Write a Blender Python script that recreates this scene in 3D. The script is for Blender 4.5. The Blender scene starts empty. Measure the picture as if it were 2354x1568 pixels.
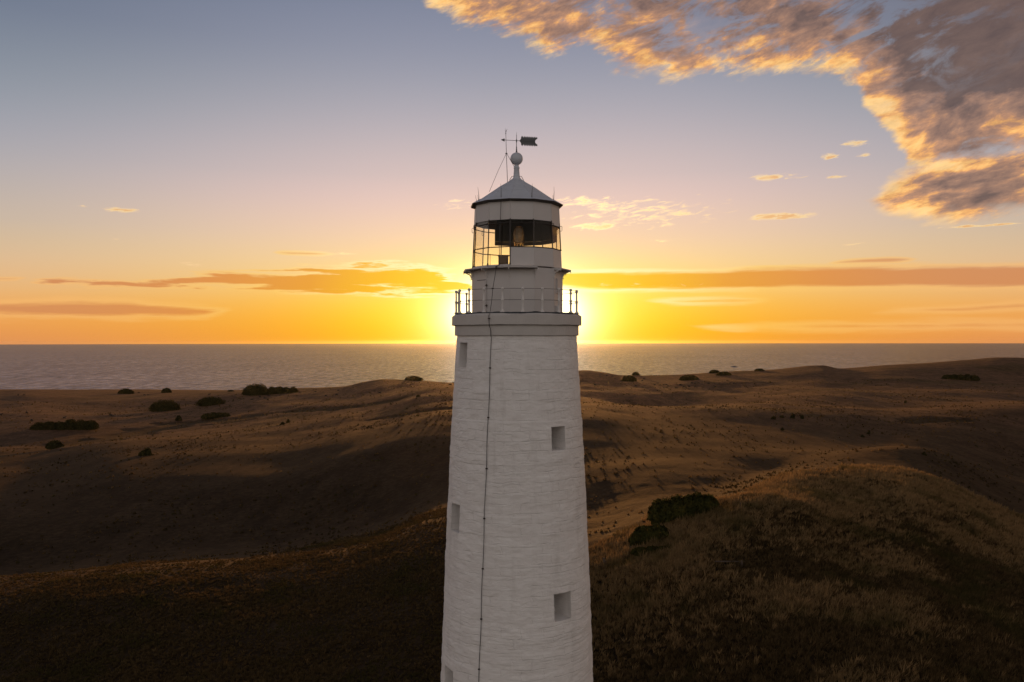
import bpy, bmesh, math, random
import numpy as np
from mathutils import Vector, Matrix

random.seed(7)
rng = np.random.default_rng(11)
scene = bpy.context.scene
COL = scene.collection
R = math.radians
EYE = 39.0            # camera height above the foot of the tower
SEA = -46.0           # sea level, metres below the foot of the tower
SUN_AZ, SUN_EL = 0.35, 1.75   # degrees from straight ahead, above the horizon

# ------------------------------------------------------------------ camera
cam_d = bpy.data.cameras.new("camera")
cam = bpy.data.objects.new("camera", cam_d)
COL.objects.link(cam)
cam.location = (0, 0, EYE)
cam.rotation_euler = (R(90.02), R(0.066), 0)
cam_d.sensor_width = 36
cam_d.lens = 29.88
cam_d.clip_start = 0.5
cam_d.clip_end = 80000
scene.camera = cam
scene.view_settings.view_transform = 'Standard'
scene.view_settings.look = 'None'
scene.view_settings.gamma = 1
scene.view_settings.exposure = 0
scene.view_settings.use_curve_mapping = False


def lin(c):
    return tuple(((v / 255) / 12.92 if v / 255 <= .04045 else ((v / 255 + .055) / 1.055) ** 2.4) for v in c)


# ------------------------------------------------------------------ node helper
class NT:
    def __init__(s, nt):
        s.nt = nt

    def new(s, t, **kw):
        n = s.nt.nodes.new(t)
        for k, v in kw.items():
            setattr(n, k, v)
        return n

    def link(s, a, b):
        s.nt.links.new(a, b)

    def put(s, inp, v):
        if hasattr(v, 'is_output') or isinstance(v, bpy.types.NodeSocket):
            s.link(v, inp)
        else:
            inp.default_value = v

    def m(s, op, a, b=None, c=None, clamp=False):
        n = s.new('ShaderNodeMath', operation=op)
        n.use_clamp = clamp
        s.put(n.inputs[0], a)
        if b is not None: s.put(n.inputs[1], b)
        if c is not None: s.put(n.inputs[2], c)
        return n.outputs[0]

    def sstep(s, lo, hi, x):
        n = s.new('ShaderNodeMapRange', interpolation_type='SMOOTHSTEP')
        s.put(n.inputs['Value'], x)
        n.inputs['From Min'].default_value = lo
        n.inputs['From Max'].default_value = hi
        return n.outputs[0]

    def vec(s, x, y, z):
        n = s.new('ShaderNodeCombineXYZ')
        for i, v in enumerate((x, y, z)): s.put(n.inputs[i], v)
        return n.outputs[0]

    def noise(s, v, scale, detail=4, rough=.5, dist=0., dims='3D'):
        n = s.new('ShaderNodeTexNoise', noise_dimensions=dims)
        if v is not None: s.link(v, n.inputs['Vector'])
        n.inputs['Scale'].default_value = scale
        n.inputs['Detail'].default_value = detail
        n.inputs['Roughness'].default_value = rough
        n.inputs['Distortion'].default_value = dist
        return n.outputs['Fac']

    def ramp(s, f, stops, interp='LINEAR'):
        n = s.new('ShaderNodeValToRGB')
        cr = n.color_ramp
        cr.interpolation = interp
        while len(cr.elements) > 1: cr.elements.remove(cr.elements[-1])
        for i, (p, c) in enumerate(stops):
            e = cr.elements[0] if i == 0 else cr.elements.new(p)
            e.position = p
            e.color = (*c[:3], 1)
        s.put(n.inputs[0], f)
        return n.outputs[0]

    def mix(s, f, a, b, mode='MIX', clampf=True):
        n = s.new('ShaderNodeMix', data_type='RGBA', blend_type=mode)
        n.clamp_factor = clampf
        s.put(n.inputs['Factor'], f)
        for nm, v in (('A', a), ('B', b)):
            sock = [i for i in n.inputs if i.name == nm and i.type == 'RGBA'][0]
            if isinstance(v, bpy.types.NodeSocket): s.link(v, sock)
            else: sock.default_value = (*v[:3], 1)
        return [o for o in n.outputs if o.type == 'RGBA'][0]

    def curve(s, x, pts, handle='AUTO_CLAMPED'):
        n = s.new('ShaderNodeFloatCurve')
        cv = n.mapping.curves[0]
        pts = sorted(pts)
        cv.points[0].location = pts[0]
        cv.points[1].location = pts[-1]
        for p in pts[1:-1]: cv.points.new(*p)
        for p in cv.points: p.handle_type = handle
        n.mapping.update()
        s.put(n.inputs['Value'], x)
        return n.outputs[0]

    def scalecol(s, col, k):
        n = s.new('ShaderNodeVectorMath', operation='SCALE')
        if isinstance(col, bpy.types.NodeSocket): s.link(col, n.inputs[0])
        else: n.inputs[0].default_value = col
        s.put(n.inputs['Scale'], k)
        return n.outputs[0]

    def add(s, a, b):
        n = s.new('ShaderNodeVectorMath', operation='ADD')
        s.link(a, n.inputs[0]); s.link(b, n.inputs[1])
        return n.outputs[0]


# ------------------------------------------------------------------ sky (world)
def azel(X, Y):
    """direction (azimuth, elevation in degrees) of a sky feature noted on a 2353 px wide print"""
    a = (X - 1176.5) / 1953.0
    b = (784.3 - Y) / 1953.0
    return math.degrees(math.atan(a)), math.degrees(math.atan(b / math.hypot(1, a)))


world = bpy.data.worlds.new("World")
scene.world = world
world.use_nodes = True
world.node_tree.nodes.clear()
W = NT(world.node_tree)
SKYMAX = 32.0


def build_sky():
    tc = W.new('ShaderNodeTexCoord')
    sep = W.new('ShaderNodeSeparateXYZ')
    W.link(tc.outputs['Generated'], sep.inputs[0])
    x, y, z = sep.outputs
    az = W.m('MULTIPLY', W.m('ARCTAN2', x, y), 180 / math.pi)
    el = W.m('MULTIPLY', W.m('ARCSINE', z), 180 / math.pi)
    en = W.m('DIVIDE', el, SKYMAX, clamp=True)
    azn = W.m('ADD', W.m('DIVIDE', az, 90.0), .5, clamp=True)      # -45..45 deg
    daz = W.m('ABSOLUTE', W.m('SUBTRACT', az, SUN_AZ))
    de = W.m('SUBTRACT', el, SUN_EL)

    def st(lst):
        return [(e / SKYMAX, lin(c)) for e, c in lst]
    near = st([(0, (255, 166, 22)), (1.2, (255, 175, 28)), (2.7, (255, 191, 68)), (4, (255, 209, 122)), (5.3, (253, 213, 152)),
               (6.7, (248, 210, 172)), (8.2, (240, 205, 184)), (9.6, (230, 199, 190)), (11, (216, 193, 188)), (13.8, (189, 179, 184)),
               (16.5, (164, 163, 174)), (19, (145, 148, 165)), (21.6, (130, 136, 156)), (27, (110, 120, 144)), (32, (104, 114, 142))])
    far = st([(0, (222, 144, 88)), (1.1, (236, 160, 82)), (2.1, (236, 170, 98)), (3.1, (232, 180, 120)), (4.6, (223, 186, 146)),
              (5.9, (211, 185, 153)), (7.1, (201, 182, 163)), (9.6, (182, 174, 172)), (12, (164, 164, 173)), (14.4, (144, 151, 162)),
              (16.7, (129, 138, 152)), (19, (114, 124, 143)), (24, (99, 110, 133)), (32, (94, 106, 134))])
    base = W.mix(W.sstep(5, 36, daz), W.ramp(en, near, 'B_SPLINE'), W.ramp(en, far, 'B_SPLINE'))
    # glow round the hidden sun
    g2 = W.m('ADD', W.m('POWER', W.m('MULTIPLY', daz, .66), 2), W.m('POWER', W.m('MULTIPLY', de, 1.12), 2))

    def gauss(sig, amp, col):
        f = W.m('MULTIPLY', W.m('EXPONENT', W.m('DIVIDE', g2, -sig * sig)), amp)
        return W.scalecol(col, f)
    glow = W.add(W.add(gauss(2.0, 6.0, (1, .93, .78)), gauss(3.0, 1.0, (1, .90, .55))), gauss(6.2, .30, (1, .60, .04)))
    g3 = W.m('ADD', W.m('POWER', W.m('MULTIPLY', daz, .5), 2), W.m('POWER', W.m('MULTIPLY', de, 1.7), 2))
    glow = W.add(glow, W.scalecol((.6, .62, 0), W.m('MULTIPLY', W.m('EXPONENT', W.m('DIVIDE', g3, -25.0)), .62)))
    base = W.add(base, glow)

    # ---------------- clouds
    stretch = W.vec(W.m('MULTIPLY', az, .17), W.m('MULTIPLY', W.m('ADD', el, W.m('MULTIPLY', az, .004)), 1.9), 0.0)             # level bars of cloud near the horizon
    nlow = W.noise(stretch, 1.0, 8, .62, .25)
    nlow2 = W.noise(W.vec(W.m('MULTIPLY', az, .05), W.m('MULTIPLY', el, 1.4), 3.0), 1.0, 4, .55)
    tilt = W.m('SUBTRACT', el, W.m('MULTIPLY', az, .22))
    puff = W.vec(W.m('MULTIPLY', az, .44), W.m('MULTIPLY', tilt, 1.0), 7.0)
    nhi = W.noise(puff, .30, 9, .64, .5)
    nfine = W.noise(puff, 1.5, 6, .6, .4)
    hi = W.m('ADD', W.m('MULTIPLY', nhi, .7), W.m('MULTIPLY', nfine, .3))

    def cv(pts):
        q = []
        for X, Y in pts:
            a, e = azel(X, Y)
            q.append((min(1, max(0, (a + 45) / 90)), min(1, max(0, e / SKYMAX))))
        return W.m('MULTIPLY', W.curve(azn, q), SKYMAX)

    def band(lower, upper, namp, noise, bias=.5):
        d = W.m('SUBTRACT', el, cv(lower)) if upper is None else \
            W.m('MINIMUM', W.m('SUBTRACT', el, cv(lower)), W.m('SUBTRACT', cv(upper), el))
        return W.m('ADD', d, W.m('MULTIPLY', W.m('SUBTRACT', noise, bias), namp))

    col = base
    # low bars: (lower edge, upper edge, softness, noise amplitude, tint at far side, tint near the sun, opacity)
    bars = [
        ([(-300, 724), (0, 728), (250, 728), (430, 731), (500, 722), (560, 690), (700, 600)],
         [(-300, 690), (0, 691), (100, 688), (200, 687), (350, 694), (500, 708), (560, 726), (700, 820)], .24, 1.3, .8),
        ([(-100, 560), (20, 600), (100, 647), (250, 657), (420, 659), (560, 658), (680, 668), (820, 674), (960, 673), (1060, 664), (1150, 600)],
         [(-100, 700), (20, 690), (100, 647), (200, 642), (330, 646), (420, 634), (520, 624), (640, 622), (700, 616), (850, 612), (980, 618), (1060, 645), (1150, 720)], .2, 3.6, .9),
        ([(900, 400), (1150, 640), (1290, 662), (1400, 669), (1560, 668), (1700, 665), (1900, 664), (2353, 664), (2700, 664)],
         [(900, 900), (1150, 640), (1290, 622), (1450, 623), (1650, 622), (1720, 615), (1900, 611), (2353, 609), (2700, 606)], .19, .75, .88),
        ([(1300, 660), (1700, 757), (2000, 758), (2353, 757), (2700, 757)],
         [(1300, 830), (1700, 750), (2000, 742), (2353, 738), (2700, 736)], .3, .9, .55),
        ([(1300, 600), (1500, 692), (1640, 698), (1760, 689), (1950, 610)],
         [(1300, 780), (1500, 692), (1640, 686), (1760, 688), (1950, 770)], .2, .9, .5),
        ([(1850, 600), (2060, 719), (2220, 716), (2353, 714), (2700, 714)],
         [(1850, 820), (2060, 713), (2220, 706), (2353, 694), (2700, 690)], .22, .9, .6),
        ([(520, 500), (640, 581), (700, 586), (770, 584), (900, 500)],
         [(520, 660), (640, 577), (700, 578), (770, 583), (900, 660)], .1, .3, .75),
        ([(1780, 520), (1910, 606), (2000, 606), (2090, 599), (2220, 520)],
         [(1780, 690), (1910, 605), (2000, 594), (2090, 594), (2220, 680)], .1, .35, .7),
        ([(-300, 641), (0, 641), (40, 640), (150, 560)],
         [(-300, 630), (0, 637), (40, 637), (150, 720)], .1, .3, .7),
    ]
    sunf = W.sstep(30, 3, daz)
    sunf = W.m('SUBTRACT', 1.0, W.sstep(2, 30, daz))
    barcol = W.ramp(sunf, [(0, lin((210, 138, 88))), (.3, lin((222, 142, 70))), (.62, lin((236, 158, 52))), (.85, lin((255, 190, 30))), (1, lin((255, 218, 40)))])
    rimcol = W.ramp(sunf, [(0, lin((247, 186, 112))), (.5, lin((255, 205, 105))), (1, (1.4, 1.2, .7))])
    for lo, up, soft, namp, op in bars:
        d = band(lo, up, namp, W.m('ADD', W.m('MULTIPLY', nlow, .85), W.m('MULTIPLY', nlow2, .15)))
        rim = W.m('MULTIPLY', W.m('SUBTRACT', W.sstep(-soft * 1.2, soft * .3, d), W.sstep(soft * .2, soft * 1.4, d)), .55)
        col = W.mix(rim, col, rimcol)
        body = W.m('MULTIPLY', W.sstep(0, soft * 1.6, d), op)
        col = W.mix(body, col, barcol)

    # small drifting wisps, lit gold from below
    wisps = [(1480, 485, 300, 58, .52), (1370, 520, 95, 14, .66), (1785, 498, 105, 12, .72), (1785, 407, 90, 13, .62), (1905, 360, 36, 12, .68),
             (1965, 330, 60, 12, .66), (1985, 356, 30, 8, .62), (1920, 407, 36, 6, .58), (1360, 465, 160, 24, .58), (275, 481, 75, 9, .6),
             (440, 607, 45, 7, .62), (272, 548, 26, 4, .55), (790, 582, 60, 5, .55), (1050, 470, 70, 20, .5), (1520, 553, 160, 9, .45), (1940, 562, 110, 9, .5),
             (2260, 519, 130, 5, .72), (190, 472, 30, 5, .55), (1980, 620, 70, 6, .4), (150, 602, 60, 6, .45), (1020, 630, 60, 10, .5), (1480, 655, 240, 8, .45)]
    tot = None
    for X, Y, sx, sy, amp in wisps:
        a, e = azel(X, Y)
        ka = 1 / (sx / 1953 * 57.3 * math.cos(R(a)) ** 2)
        ke = 1 / (sy / 1953 * 57.3 * math.cos(R(a)))
        q = W.m('ADD', W.m('POWER', W.m('MULTIPLY', W.m('SUBTRACT', az, a), ka), 2), W.m('POWER', W.m('MULTIPLY', W.m('SUBTRACT', el, e), ke), 2))
        gq = W.m('MULTIPLY', W.m('EXPONENT', W.m('MULTIPLY', q, -.9)), amp)
        tot = gq if tot is None else W.m('MAXIMUM', tot, gq)
    nw = W.noise(W.vec(W.m('MULTIPLY', az, .75), W.m('MULTIPLY', W.m('SUBTRACT', el, W.m('MULTIPLY', az, .10)), 3.4), 12.0), 1.0, 9, .66, .6)
    dw = W.m('SUBTRACT', W.m('ADD', W.m('MULTIPLY', nw, 1.15), tot), 1.03)
    wcol = W.ramp(W.sstep(.02, .3, dw), [(0, lin((250, 208, 160))), (.45, lin((255, 222, 160))), (1, lin((236, 176, 110)))])
    wcol = W.mix(W.sstep(6, 1, el), wcol, wcol)
    wcol = W.add(wcol, W.scalecol((.5, .42, .2), W.m('POWER', sunf, 3)))
    col = W.mix(W.m('MULTIPLY', W.sstep(-.03, .20, dw), .8), col, wcol)

    # the big bank, upper right
    d1 = band([(900, -60), (930, -12), (980, 18), (1060, 50), (1150, 76), (1200, 92), (1290, 118), (1340, 118), (1420, 148), (1500, 158), (1620, 164),
               (1750, 160), (1850, 172), (1960, 200), (1995, 262), (2060, 325), (2110, 380), (2200, 380), (2353, 372), (2700, 350)], None, 7.0, hi, .47)
    d2 = band([(1960, 420), (2000, 466), (2080, 497), (2200, 500), (2353, 486), (2700, 480)],
              [(1960, 480), (2000, 462), (2050, 415), (2130, 378), (2200, 352), (2353, 330), (2700, 320)], 3.8, hi, .42)
    dc = W.m('MAXIMUM', d1, d2)
    body = W.sstep(-.1, 1.05, dc)
    def puffn(dx, dy):
        v = W.new('ShaderNodeVectorMath', operation='ADD')
        W.link(puff, v.inputs[0]); v.inputs[1].default_value = (dx, dy, 0)
        return W.m('ADD', W.m('MULTIPLY', W.noise(v.outputs[0], .30, 9, .60, .5), .78), W.m('MULTIPLY', W.noise(v.outputs[0], 1.5, 5, .6, .4), .22))
    lit = W.m('SUBTRACT', puffn(0, 0), puffn(-.42, -.60))          # puffs brighten on the side that faces the sun
    depth = W.m('ADD', W.m('ADD', .10, W.m('MULTIPLY', dc, .165)), W.m('MULTIPLY', lit, -3.7))
    right = W.sstep(24, 34, az)
    depth = W.m('ADD', depth, W.m('MULTIPLY', right, .20))
    ccol = W.ramp(depth, [(0, lin((255, 212, 144))), (.15, lin((252, 198, 122))), (.28, lin((232, 172, 106))), (.42, lin((188, 142, 112))),
                          (.58, lin((160, 126, 108))), (.80, lin((134, 108, 98))), (1, lin((108, 90, 86)))])
    ccol = W.mix(1.0, ccol, W.ramp(W.noise(puff, 1.1, 8, .68, .4), [(.3, (.80, .78, .80)), (.7, (1.28, 1.20, 1.10))]), 'MULTIPLY')
    hole = W.m('MULTIPLY', W.m('MULTIPLY', W.sstep(.48, .62, W.noise(puff, .62, 8, .64, .4)), W.sstep(13, 18, el)), W.m('SUBTRACT', 1.0, W.sstep(24, 33, az)))
    hole = W.m('MULTIPLY', hole, .78)
    col = W.mix(W.m('MULTIPLY', body, W.m('SUBTRACT', .94, hole)), col, ccol)
    # blue holes in the thin top of the bank
    # ---------------- the unseen half of the sky behind the camera: sky model plus added fill for the tower
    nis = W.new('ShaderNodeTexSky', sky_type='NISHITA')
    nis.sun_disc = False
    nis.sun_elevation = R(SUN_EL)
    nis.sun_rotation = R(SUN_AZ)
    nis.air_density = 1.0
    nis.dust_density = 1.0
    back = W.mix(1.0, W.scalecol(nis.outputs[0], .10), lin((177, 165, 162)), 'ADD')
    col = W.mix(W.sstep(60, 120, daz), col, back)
    col = W.mix(W.sstep(30, 52, el), col, lin((72, 70, 76)))      # overhead sky darkened out of view to dim the ground
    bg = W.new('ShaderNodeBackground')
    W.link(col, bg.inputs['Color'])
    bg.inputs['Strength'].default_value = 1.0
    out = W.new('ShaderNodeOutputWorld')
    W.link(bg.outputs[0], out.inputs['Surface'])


build_sky()
world.cycles.sampling_method = 'MANUAL'
world.cycles.sample_map_resolution = 1024

# ------------------------------------------------------------------ sun
sun_d = bpy.data.lights.new("sun", 'SUN')
sun_d.energy = 2.0
sun_d.angle = R(0.53)
sun_d.color = (1.0, .43, .11)
sun = bpy.data.objects.new("sun", sun_d)
COL.objects.link(sun)
sdir = Vector((math.sin(R(SUN_AZ)) * math.cos(R(SUN_EL)), math.cos(R(SUN_AZ)) * math.cos(R(SUN_EL)), math.sin(R(SUN_EL))))
sun.rotation_euler = (-sdir).to_track_quat('-Z', 'Y').to_euler()
sun.location = (0, 30, 120)


# ------------------------------------------------------------------ mesh + object helpers
class MB:
    def __init__(s):
        s.v, s.f = [], []

    def add(s, vs, fs):
        o = len(s.v)
        s.v += [tuple(p) for p in vs]
        s.f += [tuple(i + o for i in f) for f in fs]
        return s

    def box(s, c, size, rot=None):
        hx, hy, hz = [k / 2 for k in size]
        vs = [Vector((a * hx, b * hy, d * hz)) for a in (-1, 1) for b in (-1, 1) for d in (-1, 1)]
        if rot is not None: vs = [rot @ p for p in vs]
        vs = [p + Vector(c) for p in vs]
        return s.add(vs, [(0, 1, 3, 2), (4, 6, 7, 5), (0, 4, 5, 1), (2, 3, 7, 6), (0, 2, 6, 4), (1, 5, 7, 3)])

    def tube(s, pts, rad, n=8, caps=True):
        pts = [Vector(p) for p in pts]
        rads = rad if isinstance(rad, (list, tuple)) else [rad] * len(pts)
        o = len(s.v)
        for i, p in enumerate(pts):
            t = (pts[min(i + 1, len(pts) - 1)] - pts[max(i - 1, 0)]).normalized()
            up = Vector((0, 0, 1)) if abs(t.z) < .95 else Vector((1, 0, 0))
            a = t.cross(up).normalized(); b = t.cross(a)
            for k in range(n):
                q = 2 * math.pi * k / n
                s.v.append(tuple(p + (a * math.cos(q) + b * math.sin(q)) * rads[i]))
        for i in range(len(pts) - 1):
            for k in range(n):
                k2 = (k + 1) % n
                s.f.append((o + i * n + k, o + i * n + k2, o + (i + 1) * n + k2, o + (i + 1) * n + k))
        if caps:
            s.f.append(tuple(o + k for k in range(n))[::-1])
            s.f.append(tuple(o + (len(pts) - 1) * n + k for k in range(n)))
        return s

    def lathe(s, prof, n=48, c=(0, 0), phase=0., cap=(False, False)):
        o = len(s.v)
        for r, z in prof:
            for k in range(n):
                q = phase + 2 * math.pi * k / n
                s.v.append((c[0] + r * math.sin(q), c[1] - r * math.cos(q), z))
        for i in range(len(prof) - 1):
            for k in range(n):
                k2 = (k + 1) % n
                s.f.append((o + i * n + k, o + i * n + k2, o + (i + 1) * n + k2, o + (i + 1) * n + k))
        if cap[0]: s.f.append(tuple(o + k for k in range(n))[::-1])
        if cap[1]: s.f.append(tuple(o + (len(prof) - 1) * n + k for k in range(n)))
        return s

    def ring(s, c, r, t, axis=(0, 0, 1), n=16, m=6, arc=(0, 360)):
        ax = Vector(axis).normalized()
        u = ax.orthogonal().normalized(); w = ax.cross(u)
        full = arc[1] - arc[0] >= 360
        k = n if full else n + 1
        pts = [Vector(c) + (u * math.cos(R(arc[0] + (arc[1] - arc[0]) * i / n)) + w * math.sin(R(arc[0] + (arc[1] - arc[0]) * i / n))) * r for i in range(k)]
        if full: pts.append(pts[0].copy())
        return s.tube(pts, t, m, caps=not full)

    def build(s, name, mat, parent=None, smooth=False):
        me = bpy.data.meshes.new(name)
        me.from_pydata(s.v, [], s.f)
        me.materials.append(mat)
        bm = bmesh.new(); bm.from_mesh(me)
        bmesh.ops.recalc_face_normals(bm, faces=bm.faces)
        bm.to_mesh(me); bm.free()
        if smooth:
            me.polygons.foreach_set('use_smooth', [True] * len(me.polygons))
        return link(name, me, parent)


def link(name, me, parent=None):
    o = bpy.data.objects.new(name, me)
    COL.objects.link(o)
    if parent is not None: o.parent = parent
    return o


def mesh_np(name, V, F, mat, smooth=False):
    """big meshes straight from numpy arrays; F is (n,3) or (n,4)"""
    me = bpy.data.meshes.new(name)
    k = F.shape[1]
    me.vertices.add(len(V)); me.vertices.foreach_set('co', np.ascontiguousarray(V, np.float32).ravel())
    me.loops.add(F.size); me.loops.foreach_set('vertex_index', np.ascontiguousarray(F, np.int32).ravel())
    me.polygons.add(len(F))
    me.polygons.foreach_set('loop_start', np.arange(0, F.size, k, dtype=np.int32))
    me.polygons.foreach_set('loop_total', np.full(len(F), k, np.int32))
    if smooth: me.polygons.foreach_set('use_smooth', np.ones(len(F), bool))
    me.update(calc_edges=True)
    me.materials.append(mat)
    return me


def tag(o, label=None, cat=None, group=None, kind=None):
    if label: o['label'] = label
    if cat: o['category'] = cat
    if group: o['group'] = group
    if kind: o['kind'] = kind
    return o


# ------------------------------------------------------------------ materials
def material(name):
    m = bpy.data.materials.new(name)
    m.use_nodes = True
    nt = m.node_tree
    n = NT(nt)
    bsdf = nt.nodes['Principled BSDF']
    return m, n, bsdf


def paint(name, col, rough=.5, var=.12, scale=3.0, bump=.0, metal=0., bscale=20):
    m, n, b = material(name)
    tc = n.new('ShaderNodeTexCoord')
    f = n.noise(tc.outputs['Object'], scale, 5, .6)
    c = n.mix(f, [v * (1 - var) for v in col], [min(1, v * (1 + var)) for v in col])
    n.link(c, b.inputs['Base Color'])
    b.inputs['Roughness'].default_value = rough
    b.inputs['Metallic'].default_value = metal
    if bump:
        bp = n.new('ShaderNodeBump')
        bp.inputs['Strength'].default_value = bump
        bp.inputs['Distance'].default_value = .02
        n.link(n.noise(tc.outputs['Object'], bscale, 4, .6), bp.inputs['Height'])
        n.link(bp.outputs[0], b.inputs['Normal'])
    return m


def whitewash():
    """lime-washed rubble wall: level courses under many coats of paint"""
    m, n, b = material("whitewashed_stone")
    tc = n.new('ShaderNodeTexCoord')
    sep = n.new('ShaderNodeSeparateXYZ')
    n.link(tc.outputs['Object'], sep.inputs[0])
    x, y, z = sep.outputs
    flat = n.vec(x, y, n.m('MULTIPLY', z, 1.9))
    f1 = n.noise(flat, 1.6, 6, .62)
    grime = n.noise(n.vec(n.m('MULTIPLY', x, 1.6), n.m('MULTIPLY', y, 1.6), n.m('MULTIPLY', z, .25)), 1.3, 5, .6)
    c = n.mix(n.sstep(.3, .72, f1), (.80, .765, .735), (.88, .855, .83))
    c = n.mix(n.m('MULTIPLY', n.sstep(.52, .8, grime), .35), c, (.50, .47, .43))
    n.link(c, b.inputs['Base Color'])
    b.inputs['Roughness'].default_value = .72
    # bump: lips of the courses + coarse render + grain
    wob = n.noise(n.vec(x, y, n.m('MULTIPLY', z, .6)), .9, 3, .5)
    saw = n.m('FRACT', n.m('ADD', n.m('DIVIDE', z, .40), n.m('MULTIPLY', wob, 1.0)))
    lip = n.m('MULTIPLY', n.sstep(.84, .97, saw), n.sstep(.42, .62, n.noise(flat, .8, 3, .5)))
    h = n.m('ADD', n.m('MULTIPLY', lip, .55), n.m('MULTIPLY', n.noise(flat, 4.5, 6, .65), .75))
    h = n.m('ADD', h, n.m('MULTIPLY', n.noise(tc.outputs['Object'], 26, 4, .6), .28))
    u = n.m('MULTIPLY', n.m('ARCTAN2', x, y), 2.85)
    br = n.new('ShaderNodeTexBrick')
    br.offset = .47
    n.link(n.vec(n.m('ADD', u, n.m('MULTIPLY', n.noise(flat, 1.5, 3, .6), .35)), n.m('ADD', z, n.m('MULTIPLY', wob, .26)), 0), br.inputs['Vector'])
    br.inputs['Scale'].default_value = 1.0
    br.inputs['Brick Width'].default_value = .82
    br.inputs['Row Height'].default_value = .40
    br.inputs['Mortar Size'].default_value = .022
    br.inputs['Mortar Smooth'].default_value = .8
    gate = n.sstep(.40, .62, n.noise(tc.outputs['Object'], 1.1, 4, .6))
    h = n.m('SUBTRACT', h, n.m('MULTIPLY', n.m('MULTIPLY', br.outputs['Fac'], gate), 1.1))
    bp = n.new('ShaderNodeBump')
    bp.inputs['Strength'].default_value = .55
    bp.inputs['Distance'].default_value = .04
    n.link(h, bp.inputs['Height'])
    n.link(bp.outputs[0], b.inputs['Normal'])
    return m


M = {}
M['stone'] = whitewash()
M['render'] = paint("painted_render", (.56, .53, .50), .65, .10, 2.2, .5, 0, 14)
M['white'] = paint("white_metal_paint", (.60, .565, .545), .45, .07, 1.6, .12, 0, 9)
M['post'] = paint("white_post_paint", (.72, .69, .66), .5, .12, 8)
M['roof'] = paint("pale_grey_roof_paint", (.55, .58, .64), .42, .14, 3, .12, 0, 12)
M['dark'] = paint("dark_iron", (.045, .034, .028), .5, .25, 12)
M['cable'] = paint("dark_cable", (.05, .045, .045), .6, .2, 8)
M['bitumen'] = paint("bitumen_gallery_coating", (.035, .040, .046), .6, .3, 6)
M['blind'] = paint("charcoal_blackout_cloth", (.050, .052, .050), .9, .2, 5)
M['blindlight'] = paint("brown_blind_hem", (.11, .085, .06), .9, .2, 9)
M['brass'] = paint("brass", (.75, .50, .18), .22, .1, 9, 0, 1.0)
M['vane'] = paint("grey_copper_vane", (.10, .105, .11), .5, .2, 9)
M['interior'] = paint("lantern_interior", (.16, .14, .12), .7, .15, 4)
M['wood'] = paint("weathered_wood", (.085, .06, .042), .9, .35, 6)
M['rock'] = paint("dark_wet_rock", (.05, .042, .04), .7, .4, .2)
M['hide'] = paint("dark_cattle_hide", (.009, .007, .006), .75, .3, 2)


def glass(name, tint, gloss=.06):
    m = bpy.data.materials.new(name)
    m.use_nodes = True
    m.node_tree.nodes.clear()
    n = NT(m.node_tree)
    tr = n.new('ShaderNodeBsdfTransparent'); tr.inputs[0].default_value = (*tint, 1)
    gl = n.new('ShaderNodeBsdfGlossy'); gl.inputs['Roughness'].default_value = .03
    fr = n.new('ShaderNodeFresnel'); fr.inputs['IOR'].default_value = 1.45
    mx = n.new('ShaderNodeMixShader')
    n.link(n.m('MULTIPLY', fr.outputs[0], .18), mx.inputs[0]) if gloss else None
    n.link(tr.outputs[0], mx.inputs[1]); n.link(gl.outputs[0], mx.inputs[2])
    o = n.new('ShaderNodeOutputMaterial')
    n.link(mx.outputs[0], o.inputs['Surface'])
    return m


M['glass'] = glass("salt_stained_lantern_glass", (.985, .95, .88))
gm = bpy.data.materials.new("lens_crystal")
gm.use_nodes = True
gm.node_tree.nodes.clear()
gn = NT(gm.node_tree)
_t = gn.new('ShaderNodeBsdfTransparent'); _t.inputs[0].default_value = (.985, .975, .94, 1)
_g = gn.new('ShaderNodeBsdfGlossy'); _g.inputs['Roughness'].default_value = .08; _g.inputs['Color'].default_value = (1, .96, .88, 1)
_x = gn.new('ShaderNodeMixShader'); _x.inputs[0].default_value = .5
gn.link(_t.outputs[0], _x.inputs[1]); gn.link(_g.outputs[0], _x.inputs[2])
_o = gn.new('ShaderNodeOutputMaterial'); gn.link(_x.outputs[0], _o.inputs['Surface'])
M['crystal'] = gm

# ------------------------------------------------------------------ terrain height
def pchip1(xs, ys, x):
    xs = np.asarray(xs, float); ys = np.asarray(ys, float)
    N = len(xs)
    Xr = np.broadcast_to(xs, (len(x), N)).T
    Yr = np.broadcast_to(ys, (len(x), N)).T
    return pchip(Xr, Yr, np.clip(x, xs[0], xs[-1]))


def pchip(Xn, Yn, x):
    """monotone cubic through per-sample nodes; Xn, Yn are (n, k), x is (k,)"""
    h = np.diff(Xn, axis=0); dl = np.diff(Yn, axis=0) / h
    n = Xn.shape[0]
    m = np.zeros_like(Yn)
    w1 = 2 * h[1:] + h[:-1]; w2 = h[1:] + 2 * h[:-1]
    ok = dl[1:] * dl[:-1] > 0
    with np.errstate(divide='ignore', invalid='ignore'):
        hm = (w1 + w2) / (w1 / dl[:-1] + w2 / dl[1:])
    m[1:-1] = np.where(ok, hm, 0)
    m[0] = dl[0]; m[-1] = dl[-1]
    x = np.clip(x, Xn[0], Xn[-1])
    idx = np.zeros(x.shape, int)
    for i in range(1, n - 1): idx += (x >= Xn[i])
    g = lambda A, k: np.take_along_axis(A, (idx + k)[None, :], 0)[0]
    x0, x1 = g(Xn, 0), g(Xn, 1); hh = x1 - x0; t = (x - x0) / hh
    y0, y1, m0, m1 = g(Yn, 0), g(Yn, 1), g(m, 0), g(m, 1)
    return y0 * (1 + 2 * t) * (1 - t) ** 2 + m0 * hh * t * (1 - t) ** 2 + y1 * t * t * (3 - 2 * t) + m1 * hh * t * t * (t - 1)


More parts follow.
